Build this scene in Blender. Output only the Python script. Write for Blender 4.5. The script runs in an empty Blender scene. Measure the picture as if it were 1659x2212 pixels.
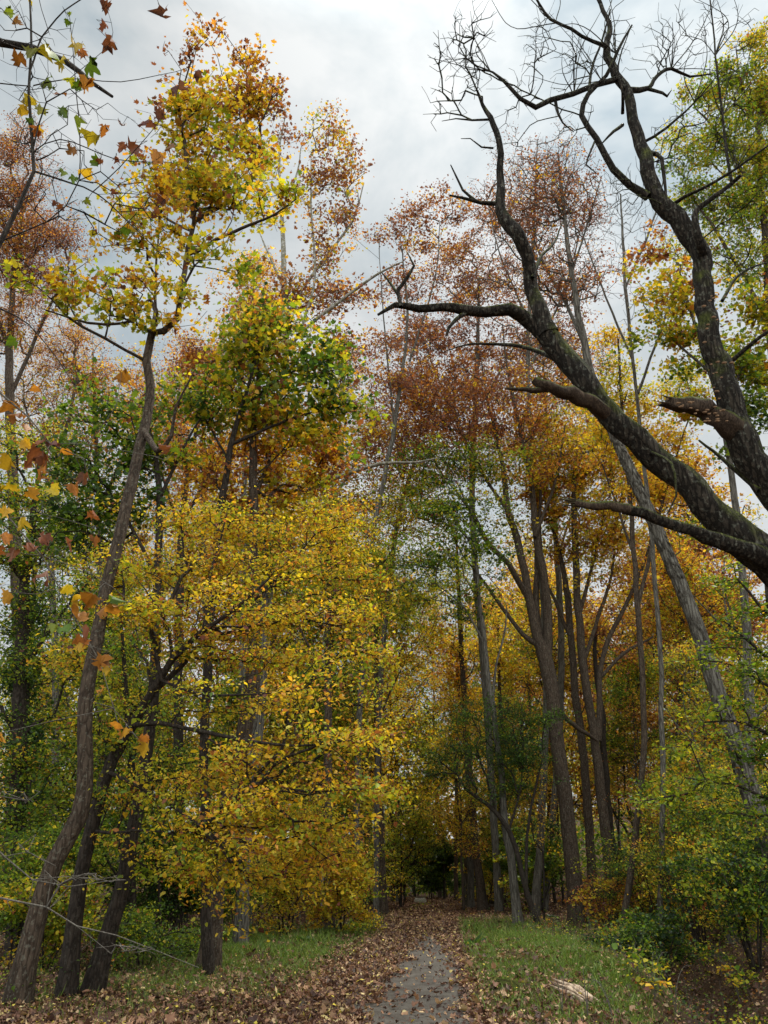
import bpy, math, random
import numpy as np
R = math.radians
C = bpy.context.scene.collection
SC = bpy.context.scene

# ------------------------------------------------------------------ camera
W0, H0, F0, PITCH = 1659.0, 2212.0, 1661.0, R(26.0)
CAMZ = 1.6
cam_d = bpy.data.cameras.new('camera'); cam = bpy.data.objects.new('camera', cam_d); C.objects.link(cam)
cam.location = (0, 0, CAMZ); cam.rotation_euler = (R(90) + PITCH, 0, 0)
cam_d.sensor_fit = 'VERTICAL'; cam_d.sensor_height = 36; cam_d.lens = F0 / H0 * 36
cam_d.clip_start = 0.05; cam_d.clip_end = 3000
SC.camera = cam
# ------------------------------------------------------------------ sky and sun
SUN_EL, SUN_AZ = R(66), R(40)          # azimuth from +Y towards +X
sund = (math.sin(SUN_AZ) * math.cos(SUN_EL), math.cos(SUN_AZ) * math.cos(SUN_EL), math.sin(SUN_EL))
w = bpy.data.worlds.new('World'); SC.world = w; w.use_nodes = True
nt = w.node_tree; nt.nodes.clear()
def N(nt, t, **k):
    n = nt.nodes.new(t)
    for a, b in k.items(): setattr(n, a, b)
    return n
out = N(nt, 'ShaderNodeOutputWorld'); bg1 = N(nt, 'ShaderNodeBackground'); bg2 = N(nt, 'ShaderNodeBackground'); mx = N(nt, 'ShaderNodeMixShader')
sky = N(nt, 'ShaderNodeTexSky', sky_type='NISHITA'); sky.sun_disc = False; sky.sun_elevation = SUN_EL; sky.sun_rotation = SUN_AZ
nt.links.new(sky.outputs[0], bg1.inputs[0]); bg1.inputs[1].default_value = 0.1
tc = N(nt, 'ShaderNodeTexCoord')
mp = N(nt, 'ShaderNodeMapping'); mp.inputs['Scale'].default_value = (1.0, 1.0, 1.5); mp.inputs['Location'].default_value = (0.35, 0.1, 0.2)
nt.links.new(tc.outputs['Generated'], mp.inputs[0])
ns = N(nt, 'ShaderNodeTexNoise'); ns.inputs['Scale'].default_value = 2.7; ns.inputs['Detail'].default_value = 6; ns.inputs['Roughness'].default_value = .58; ns.inputs['Distortion'].default_value = .35
nt.links.new(mp.outputs[0], ns.inputs[0])
rp = N(nt, 'ShaderNodeValToRGB'); e = rp.color_ramp.elements
e[0].position = .40; e[0].color = (.40, .475, .515, 1); e[1].position = .62; e[1].color = (.75, .765, .755, 1)
m_ = e.new(.5); m_.color = (.585, .63, .64, 1)
nt.links.new(ns.outputs[0], rp.inputs[0])
dt = N(nt, 'ShaderNodeVectorMath', operation='DOT_PRODUCT'); dt.inputs[1].default_value = sund
nv = N(nt, 'ShaderNodeVectorMath', operation='NORMALIZE'); nt.links.new(tc.outputs['Generated'], nv.inputs[0]); nt.links.new(nv.outputs[0], dt.inputs[0])
mr = N(nt, 'ShaderNodeMapRange'); mr.inputs[1].default_value = .84; mr.inputs[2].default_value = 1; mr.inputs[3].default_value = 1.0; mr.inputs[4].default_value = 1.55
nt.links.new(dt.outputs['Value'], mr.inputs[0])
sz_ = N(nt, 'ShaderNodeSeparateXYZ'); nt.links.new(nv.outputs[0], sz_.inputs[0])          # overcast sky brighter overhead, boost exaggerated out of view to light the foliage
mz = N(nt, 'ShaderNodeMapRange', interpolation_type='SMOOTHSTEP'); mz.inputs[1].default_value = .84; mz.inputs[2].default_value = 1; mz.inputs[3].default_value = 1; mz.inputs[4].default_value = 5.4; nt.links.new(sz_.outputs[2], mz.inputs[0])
my = N(nt, 'ShaderNodeMapRange', interpolation_type='SMOOTHSTEP'); my.inputs[1].default_value = .1; my.inputs[2].default_value = -.9; my.inputs[3].default_value = 1; my.inputs[4].default_value = 4.0; nt.links.new(sz_.outputs[1], my.inputs[0])  # added brightening of the unseen sky behind the camera, lights foliage from the front
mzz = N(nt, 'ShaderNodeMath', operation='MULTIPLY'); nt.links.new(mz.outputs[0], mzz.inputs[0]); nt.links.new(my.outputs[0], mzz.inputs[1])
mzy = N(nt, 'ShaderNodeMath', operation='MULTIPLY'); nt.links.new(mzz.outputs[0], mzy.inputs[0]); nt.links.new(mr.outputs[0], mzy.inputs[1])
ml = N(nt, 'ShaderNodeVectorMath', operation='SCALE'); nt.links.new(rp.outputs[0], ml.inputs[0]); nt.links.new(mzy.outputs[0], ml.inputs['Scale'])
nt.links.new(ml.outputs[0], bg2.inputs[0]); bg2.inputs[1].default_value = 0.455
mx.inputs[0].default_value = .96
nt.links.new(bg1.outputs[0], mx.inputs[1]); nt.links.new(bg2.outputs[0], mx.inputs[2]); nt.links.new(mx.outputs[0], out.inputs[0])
sl = bpy.data.lights.new('sun', 'SUN'); sl.energy = 1.5; sl.angle = R(14); sl.color = (1, .95, .87)
so = bpy.data.objects.new('sun', sl); C.objects.link(so)
from mathutils import Vector
so.rotation_euler = Vector(sund).to_track_quat('Z', 'Y').to_euler()
so.location = (0, 0, 60)
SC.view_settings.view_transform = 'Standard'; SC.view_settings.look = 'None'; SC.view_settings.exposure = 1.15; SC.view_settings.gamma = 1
SC.cycles.max_bounces = 6; SC.cycles.diffuse_bounces = 4; SC.cycles.transmission_bounces = 4; SC.cycles.glossy_bounces = 2
# ------------------------------------------------------------------ helpers
def cx(y): return -.08 + .078 * (y - 12)             # centre line of the path
def g2(a, b): return np.exp(-(a * a + b * b))
DITCH = np.array([(4.3, 9.5), (4.6, 12.5), (6.0, 15.5), (6.8, 20), (8.0, 26), (11, 33), (18, 42)])
def dist_poly(x, y, poly):
    x = np.asarray(x, float); y = np.asarray(y, float)
    best = np.full(np.broadcast(x, y).shape, 1e9)
    for a, b in zip(poly[:-1], poly[1:]):
        d = b - a; t = np.clip(((x - a[0]) * d[0] + (y - a[1]) * d[1]) / (d @ d), 0, 1)
        best = np.minimum(best, np.hypot(x - a[0] - t * d[0], y - a[1] - t * d[1]))
    return best
def hgt(x, y):
    x = np.asarray(x, float); y = np.asarray(y, float)
    z = .015 * np.clip(y - 12, 0, 60)
    z = z + .42 * g2((x - 3.9) / 1.7, (y - 18.5) / 5.5)
    z = z - .95 * np.exp(-(dist_poly(x, y, DITCH) / 1.05) ** 2)
    r = np.clip(x - 9.5, 0, 80); z = z + .17 * r ** 1.05 * np.clip((y - 5) / 20, 0, 1)
    l = np.clip(-x - 7, 0, 80); z = z + .05 * l; z = z + .10 * np.clip(y - 80, 0, 90)
    off = np.abs(x - cx(y)); k = np.clip((off - 1.5) / 1.5, 0, 1)
    z = z + k * (.06 * np.sin(x * 1.7 + y * .6) * np.cos(y * 1.1 - x * .4) + .05 * np.sin(x * .5 + 1) * np.cos(y * .37))
    return z
def ray(px, py):
    a = (px - W0 / 2); b = (H0 / 2 - py)
    return np.array([a, F0 * math.cos(PITCH) - b * math.sin(PITCH), F0 * math.sin(PITCH) + b * math.cos(PITCH)])
def P(px, py, Y):
    d = ray(px, py); return np.array([0, 0, CAMZ]) + d * (Y / d[1])
def axd(p): return p[1] * math.cos(PITCH) + (p[2] - CAMZ) * math.sin(PITCH)
def G(px, py):
    d = ray(px, py); d = d / d[1]; Y = 3.0
    while Y < 200:
        p = np.array([0, 0, CAMZ]) + d * Y
        if p[2] <= float(hgt(p[0], p[1])): break
        Y += .05
    p[2] = float(hgt(p[0], p[1])); return p
def GX(px, Y):                                            # ground point at distance Y under a column of the view
    x = (px - W0 / 2) / F0 * (Y * math.cos(PITCH)); return np.array([x, Y, float(hgt(x, Y))])

def mesh_np(name, verts, loops, starts, totals, mat, attrs=None, smooth=False, origin=None):
    me = bpy.data.meshes.new(name); verts = np.asarray(verts, np.float32)
    if origin is not None: verts = verts - np.asarray(origin, np.float32)
    me.vertices.add(len(verts)); me.vertices.foreach_set('co', verts.ravel())
    me.loops.add(len(loops)); me.loops.foreach_set('vertex_index', np.asarray(loops, np.int32))
    me.polygons.add(len(starts)); me.polygons.foreach_set('loop_start', np.asarray(starts, np.int32)); me.polygons.foreach_set('loop_total', np.asarray(totals, np.int32))
    if smooth: me.polygons.foreach_set('use_smooth', np.ones(len(starts), bool))
    if attrs:
        for k, v in attrs.items():
            a = me.attributes.new(k, 'FLOAT', 'FACE'); a.data.foreach_set('value', np.asarray(v, np.float32))
    me.materials.append(mat); me.update(calc_edges=True); return me
def link(name, me, parent=None):
    o = bpy.data.objects.new(name, me); C.objects.link(o)
    if parent: o.parent = parent
    return o
def tag(o, label, cat, group=None):
    o['label'] = label; o['category'] = cat
    if group: o['group'] = group
    return o
def struct(o): o['kind'] = 'structure'; return o
def stuff(o, label=None, cat=None):
    o['kind'] = 'stuff'
    if label: o['label'] = label; o['category'] = cat
    return o
def thing(name, loc, label, cat, group=None):
    o = bpy.data.objects.new(name, None); C.objects.link(o); o.location = [float(v) for v in loc]; o.empty_display_size = .3
    return tag(o, label, cat, group)

# ------------------------------------------------------------------ materials
def newmat(name):
    m = bpy.data.materials.new(name); m.use_nodes = True; m.node_tree.nodes.clear(); return m, m.node_tree
def ramp(nt, stops):
    r = N(nt, 'ShaderNodeValToRGB'); e = r.color_ramp.elements
    while len(e) > 1: e.remove(e[-1])
    e[0].position = stops[0][0]; e[0].color = (*stops[0][1], 1)
    for p, c in stops[1:]:
        k = e.new(p); k.color = (*c, 1)
    return r
def leaf_mat(name, stops, trans=.55, rough=.5, spec=.35):
    m, nt = newmat(name)
    at = N(nt, 'ShaderNodeAttribute', attribute_name='v'); ab = N(nt, 'ShaderNodeAttribute', attribute_name='b')
    r = ramp(nt, stops); nt.links.new(at.outputs['Fac'], r.inputs[0])
    geo = N(nt, 'ShaderNodeTexCoord'); ns = N(nt, 'ShaderNodeTexNoise'); ns.inputs['Scale'].default_value = 55; ns.inputs['Detail'].default_value = 2
    nt.links.new(geo.outputs['Object'], ns.inputs[0])
    m2 = N(nt, 'ShaderNodeMath', operation='MULTIPLY_ADD'); nt.links.new(ns.outputs[0], m2.inputs[0]); m2.inputs[1].default_value = .7; m2.inputs[2].default_value = .65
    m3 = N(nt, 'ShaderNodeMath', operation='MULTIPLY'); nt.links.new(m2.outputs[0], m3.inputs[0]); nt.links.new(ab.outputs['Fac'], m3.inputs[1])
    sc = N(nt, 'ShaderNodeVectorMath', operation='SCALE'); nt.links.new(r.outputs[0], sc.inputs[0]); nt.links.new(m3.outputs[0], sc.inputs['Scale'])
    pb = N(nt, 'ShaderNodeBsdfPrincipled'); pb.inputs['Roughness'].default_value = rough; pb.inputs['Specular IOR Level'].default_value = spec
    tr = N(nt, 'ShaderNodeBsdfTranslucent'); mx = N(nt, 'ShaderNodeMixShader'); mx.inputs[0].default_value = trans
    s2 = N(nt, 'ShaderNodeVectorMath', operation='MULTIPLY'); s2.inputs[1].default_value = (1.27, 1.19, .62); nt.links.new(sc.outputs[0], s2.inputs[0])
    nt.links.new(sc.outputs[0], pb.inputs['Base Color']); nt.links.new(s2.outputs[0], tr.inputs[0])
    nt.links.new(pb.outputs[0], mx.inputs[1]); nt.links.new(tr.outputs[0], mx.inputs[2])
    o = N(nt, 'ShaderNodeOutputMaterial'); nt.links.new(mx.outputs[0], o.inputs[0]); return m
def leafstops(k): return [(p, tuple(c * k for c in col)) for p, col in [(0, (.014, .034, .010)), (.12, (.05, .10, .018)), (.25, (.125, .205, .02)), (.38, (.31, .335, .026)),
    (.50, (.60, .46, .032)), (.58, (.66, .42, .03)), (.68, (.52, .23, .035)), (.78, (.31, .105, .035)), (.88, (.15, .05, .036)), (1, (.19, .085, .075))]]
LEAF = leaf_mat('autumn_leaf', leafstops(1))
NEARLEAF = leaf_mat('backlit_dark_leaf', leafstops(.8), trans=.4)  # autumn leaf colours darkened, backlit dimness of the near leaves put into the colour
LITTER = leaf_mat('litter_leaf', [(0, (.06, .03, .022)), (.3, (.135, .062, .038)), (.55, (.26, .13, .068)), (.75, (.38, .24, .13)), (.9, (.5, .38, .18)), (1, (.55, .42, .06))], .1, .6, .25)
GRASS = leaf_mat('grass_blade', [(0, (.05, .085, .014)), (.5, (.12, .19, .024)), (.8, (.20, .24, .04)), (1, (.26, .2, .08))], .3, .5)
def bark_mat(name, c1, c2, scale=14, moss=0, patch=None, stretch=.22, bump=.6, lichen=0):
    m, nt = newmat(name)
    tc = N(nt, 'ShaderNodeTexCoord'); mp = N(nt, 'ShaderNodeMapping'); mp.inputs['Scale'].default_value = (1, 1, stretch); nt.links.new(tc.outputs['Object'], mp.inputs[0])
    n1 = N(nt, 'ShaderNodeTexNoise'); n1.inputs['Scale'].default_value = scale * 1.6; n1.inputs['Detail'].default_value = 7; n1.inputs['Roughness'].default_value = .65
    nt.links.new(mp.outputs[0], n1.inputs[0])
    vo = N(nt, 'ShaderNodeTexVoronoi', feature='DISTANCE_TO_EDGE'); vo.inputs['Scale'].default_value = scale
    ad = N(nt, 'ShaderNodeVectorMath', operation='MULTIPLY_ADD'); ad.inputs[1].default_value = (.07,) * 3
    nt.links.new(n1.outputs['Color'], ad.inputs[0]); nt.links.new(mp.outputs[0], ad.inputs[2]); nt.links.new(ad.outputs[0], vo.inputs[0])
    r = ramp(nt, [(.25, c1), (.75, c2)]); nt.links.new(n1.outputs[0], r.inputs[0])
    col = r.outputs[0]
    vr = N(nt, 'ShaderNodeMapRange'); vr.inputs[1].default_value = 0; vr.inputs[2].default_value = .16; nt.links.new(vo.outputs[0], vr.inputs[0])
    dk = N(nt, 'ShaderNodeMix', data_type='RGBA'); dk.inputs['B'].default_value = (1, 1, 1, 1)
    nt.links.new(vr.outputs[0], dk.inputs['Factor']); dk.inputs['A'].default_value = (.5, .47, .45, 1)
    mm = N(nt, 'ShaderNodeMix', data_type='RGBA', blend_type='MULTIPLY'); mm.inputs['Factor'].default_value = 1
    nt.links.new(col, mm.inputs['A']); nt.links.new(dk.outputs['Result'], mm.inputs['B']); col = mm.outputs['Result']
    if patch:
        n2 = N(nt, 'ShaderNodeTexNoise'); n2.inputs['Scale'].default_value = 5; n2.inputs['Detail'].default_value = 3; nt.links.new(tc.outputs['Object'], n2.inputs[0])
        t = N(nt, 'ShaderNodeMapRange'); t.inputs[1].default_value = .5; t.inputs[2].default_value = .54; nt.links.new(n2.outputs[0], t.inputs[0])
        x = N(nt, 'ShaderNodeMix', data_type='RGBA'); x.inputs['B'].default_value = (*patch, 1); nt.links.new(t.outputs[0], x.inputs['Factor']); nt.links.new(col, x.inputs['A']); col = x.outputs['Result']
    if lichen:
        n2 = N(nt, 'ShaderNodeTexNoise'); n2.inputs['Scale'].default_value = 22; n2.inputs['Detail'].default_value = 4; nt.links.new(tc.outputs['Object'], n2.inputs[0])
        t = N(nt, 'ShaderNodeMapRange'); t.inputs[1].default_value = .57; t.inputs[2].default_value = .64; t.inputs[4].default_value = lichen; nt.links.new(n2.outputs[0], t.inputs[0])
        x = N(nt, 'ShaderNodeMix', data_type='RGBA'); x.inputs['B'].default_value = (.26, .26, .2, 1); nt.links.new(t.outputs[0], x.inputs['Factor']); nt.links.new(col, x.inputs['A']); col = x.outputs['Result']
    if moss:
        ge = N(nt, 'ShaderNodeNewGeometry'); sp = N(nt, 'ShaderNodeSeparateXYZ'); nt.links.new(ge.outputs['Normal'], sp.inputs[0])
        n3 = N(nt, 'ShaderNodeTexNoise'); n3.inputs['Scale'].default_value = 4.5; n3.inputs['Detail'].default_value = 6; nt.links.new(tc.outputs['Object'], n3.inputs[0])
        a = N(nt, 'ShaderNodeMath', operation='MULTIPLY_ADD'); nt.links.new(n3.outputs[0], a.inputs[0]); a.inputs[1].default_value = 1.6; nt.links.new(sp.outputs[2], a.inputs[2])
        t = N(nt, 'ShaderNodeMapRange'); t.inputs[1].default_value = 1.35 - moss; t.inputs[2].default_value = 1.75 - moss; nt.links.new(a.outputs[0], t.inputs[0])
        n4 = N(nt, 'ShaderNodeTexNoise'); n4.inputs['Scale'].default_value = 60; nt.links.new(tc.outputs['Object'], n4.inputs[0])
        mr_ = ramp(nt, [(.3, (.028, .034, .006)), (.7, (.10, .105, .018))]); nt.links.new(n4.outputs[0], mr_.inputs[0])
        x = N(nt, 'ShaderNodeMix', data_type='RGBA'); nt.links.new(mr_.outputs[0], x.inputs['B']); nt.links.new(t.outputs[0], x.inputs['Factor']); nt.links.new(col, x.inputs['A']); col = x.outputs['Result']
    pb = N(nt, 'ShaderNodeBsdfPrincipled'); pb.inputs['Roughness'].default_value = .9; pb.inputs['Specular IOR Level'].default_value = .15
    nt.links.new(col, pb.inputs['Base Color'])
    hm = N(nt, 'ShaderNodeMath', operation='ADD'); nt.links.new(vr.outputs[0], hm.inputs[0]); nt.links.new(n1.outputs[0], hm.inputs[1])
    bp = N(nt, 'ShaderNodeBump'); bp.inputs['Strength'].default_value = bump; bp.inputs['Distance'].default_value = .025; nt.links.new(hm.outputs[0], bp.inputs['Height'])
    nt.links.new(bp.outputs[0], pb.inputs['Normal'])
    o = N(nt, 'ShaderNodeOutputMaterial'); nt.links.new(pb.outputs[0], o.inputs[0]); return m
B_BROWN = bark_mat('brown_bark', (.032, .022, .015), (.10, .07, .048), 13, lichen=.2)
B_DARK = bark_mat('dark_bark', (.018, .014, .011), (.056, .041, .03), 16, lichen=.08)
B_GREY = bark_mat('grey_bark', (.06, .052, .042), (.17, .15, .12), 12, stretch=.12, bump=.9, lichen=.25)
B_PALE = bark_mat('pale_mottled_bark', (.22, .205, .165), (.40, .375, .32), 5, patch=(.16, .14, .09), bump=.15, stretch=.6)
B_MOSS = bark_mat('mossy_bark', (.015, .011, .008), (.062, .048, .034), 22, moss=.46, lichen=.28, bump=1, stretch=.13)
B_ROT = bark_mat('rotten_wood', (.025, .017, .012), (.11, .072, .046), 34, moss=.3, stretch=.16, bump=.6)
B_WOOD = bark_mat('splintered_wood', (.34, .23, .15), (.60, .46, .33), 7, stretch=.5, bump=.3)
B_TWIG = bark_mat('pale_twig', (.08, .068, .055), (.17, .15, .12), 40, bump=.2)
def soft(c, rough=.8, bump=0, scale=20, c2=None):
    m, nt = newmat('m'); tc = N(nt, 'ShaderNodeTexCoord'); n = N(nt, 'ShaderNodeTexNoise'); n.inputs['Scale'].default_value = scale; n.inputs['Detail'].default_value = 8
    nt.links.new(tc.outputs['Object'], n.inputs[0]); c2 = c2 or tuple(v * 1.6 for v in c); r = ramp(nt, [(.3, c), (.7, c2)]); nt.links.new(n.outputs[0], r.inputs[0])
    pb = N(nt, 'ShaderNodeBsdfPrincipled'); pb.inputs['Roughness'].default_value = rough; nt.links.new(r.outputs[0], pb.inputs['Base Color'])
    bp = N(nt, 'ShaderNodeBump'); bp.inputs['Strength'].default_value = bump; bp.inputs['Distance'].default_value = .02; nt.links.new(n.outputs[0], bp.inputs['Height']); nt.links.new(bp.outputs[0], pb.inputs['Normal'])
    o = N(nt, 'ShaderNodeOutputMaterial'); nt.links.new(pb.outputs[0], o.inputs[0]); return m

# ------------------------------------------------------------------ leaf shapes: (verts, faces)
def sym(half):                                            # outline half (x>=0) from base to tip, folded on the midrib
    r = [(x, y, .18 * x) for x, y in half]; l = [(-x, y, .18 * x) for x, y in half[1:-1]]
    n = len(half); v = r + l
    return np.array(v, float), [list(range(n)), [0, n - 1] + [n + i for i in range(n - 3, -1, -1)]]
SH = {
 'tri': sym([(0, 0), (.36, .42), (0, 1)]),
 'oval': sym([(0, 0), (.24, .22), (.27, .55), (0, 1)]),
 'broad': sym([(0, 0), (.42, .12), (.50, .55), (.2, .8), (0, .92)]),
 'lobed': sym([(0, 0), (.30, -.06), (.52, .22), (.34, .34), (.50, .72), (.20, .60), (0, .95)]),
 'star': sym([(0, 0), (.22, -.10), (.34, .03), (.60, .05), (.44, .2), (.72, .42), (.48, .42), (.42, .55), (.48, .82), (.24, .68), (.17, .86), (0, 1.05)]),
}
def norm(a): return a / np.maximum(np.linalg.norm(a, axis=-1, keepdims=True), 1e-9)
def leaf_geo(pos, d, n, size, kind, curl, rng):
    V, Fc = SH[kind]; n = norm(n); d = norm(d - n * (d * n).sum(1, keepdims=True)); s = np.cross(d, n)
    k = len(V); V = np.repeat(V[None], 1, 0)[0]; JX = rng.normal(0, .05 + curl * .1, (len(pos), k, 2)) * (np.abs(V[None, :, :1]) > .05); c = rng.normal(0, curl, (len(pos), 1)); z = V[None, :, 2] * (1 + 4 * rng.random((len(pos), 1)) * curl * 3) + c * (V[None, :, 1] ** 2) + rng.normal(0, curl * .35, (len(pos), k)) * (np.abs(V[None, :, 0]) > .3)
    asp = rng.uniform(.8, 1.15, (len(pos), 1))
    vv = pos[:, None] + size[:, None, None] * ((V[None, :, 0] * asp + JX[..., 0])[..., None] * s[:, None] + (V[None, :, 1] + JX[..., 1])[..., None] * d[:, None] + z[..., None] * n[:, None])
    m = len(pos); tot = np.tile([len(f) for f in Fc], m); pat = np.concatenate(Fc)
    loops = (pat[None] + (np.arange(m) * k)[:, None]).ravel()
    starts = np.concatenate([[0], np.cumsum(tot)[:-1]])
    return vv.reshape(-1, 3), loops, starts, tot, len(Fc)

# ------------------------------------------------------------------ tubes
def catmull(pts, step):
    pts = np.asarray(pts, float); n = len(pts)
    if n == 2: ext = np.vstack([2 * pts[0] - pts[1], pts, 2 * pts[-1] - pts[-2]])
    else: ext = np.vstack([2 * pts[0] - pts[1], pts, 2 * pts[-1] - pts[-2]])
    out = []
    for i in range(n - 1):
        p0, p1, p2, p3 = ext[i:i + 4]; L = np.linalg.norm(p2[:3] - p1[:3]); k = max(1, int(round(L / step)))
        for j in range(k):
            t = j / k; out.append(.5 * ((2 * p1) + (-p0 + p2) * t + (2 * p0 - 5 * p1 + 4 * p2 - p3) * t * t + (-p0 + 3 * p1 - 3 * p2 + p3) * t ** 3))
    out.append(pts[-1]); return np.array(out)
class MB:
    def __init__(s): s.v = []; s.l = []; s.t = []; s.n = 0
    def add(s, v, faces):
        v = np.asarray(v, float); s.v.append(v)
        for f in faces: s.l.append(np.asarray(f) + s.n); s.t.append(len(f))
        s.n += len(v)
    def add_np(s, v, loops, tot): s.v.append(v); s.l.append(np.asarray(loops) + s.n); s.t.extend(list(tot)); s.n += len(v)
    def build(s, name, mat, origin=None, smooth=True, parent=None):
        if not s.v: return None
        tot = np.array(s.t); me = mesh_np(name, np.vstack(s.v), np.concatenate(s.l), np.concatenate([[0], np.cumsum(tot)[:-1]]), tot, mat, smooth=smooth, origin=origin)
        return link(name, me, parent)
    def tube(s, pts, rad, sides=10, rough=.0, rng=None, cap=True, flare=None):
        pts = np.asarray(pts, float); rad = np.asarray(rad, float); n = len(pts)
        tg = norm(np.gradient(pts, axis=0)); u = np.cross(tg[0], [0, 0, 1.0])
        if np.linalg.norm(u) < .1: u = np.cross(tg[0], [1.0, 0, 0])
        u = u / np.linalg.norm(u); ang = np.arange(sides) * 2 * np.pi / sides; rings = []
        prof = 1 + (rng.normal(0, rough, sides) if rng is not None and rough else 0)
        for i in range(n):
            u = u - tg[i] * (u @ tg[i]); u = u / np.linalg.norm(u); vv = np.cross(tg[i], u)
            if rng is not None and rough: prof = .75 * prof + .25 * (1 + rng.normal(0, rough * 2.2, sides))
            r = rad[i] * prof * np.ones(sides)
            if flare is not None:
                fz = flare * math.exp(-i * .9); r = r * (1 + fz * (1 + .6 * np.sin(ang * 4 + 1)) )
            rings.append(pts[i] + np.outer(np.cos(ang) * r, u) + np.outer(np.sin(ang) * r, vv))
        V = np.vstack(rings); i = np.arange(n - 1)[:, None] * sides; j = np.arange(sides)[None]; j2 = (j + 1) % sides
        q = np.stack([i + j, i + j2, i + j2 + sides, i + j + sides], -1).reshape(-1, 4)
        s.add_np(V, q.ravel(), [4] * len(q))
        if cap: s.add(rings[-1], [list(range(sides))])
    def sticks(s, A, B, ra, rb, sides=4):
        if len(A) == 0: return
        d = norm(B - A); u = np.cross(d, [0.3, .2, 1.0]); u = norm(u); v = np.cross(d, u); ang = np.arange(sides) * 2 * np.pi / sides
        c = np.cos(ang)[None, :, None]; sn = np.sin(ang)[None, :, None]; o = u[:, None] * c + v[:, None] * sn
        ext = d * (ra[:, None] * .3)
        V = np.concatenate([(A - ext)[:, None] + o * ra[:, None, None], (B + ext)[:, None] + o * rb[:, None, None]], 1)
        m = len(A); j = np.arange(sides); j2 = (j + 1) % sides; q = np.stack([j, j2, j2 + sides, j + sides], -1).ravel()
        s.add_np(V.reshape(-1, 3), (q[None] + (np.arange(m) * 2 * sides)[:, None]).ravel(), [4] * (m * sides))

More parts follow.
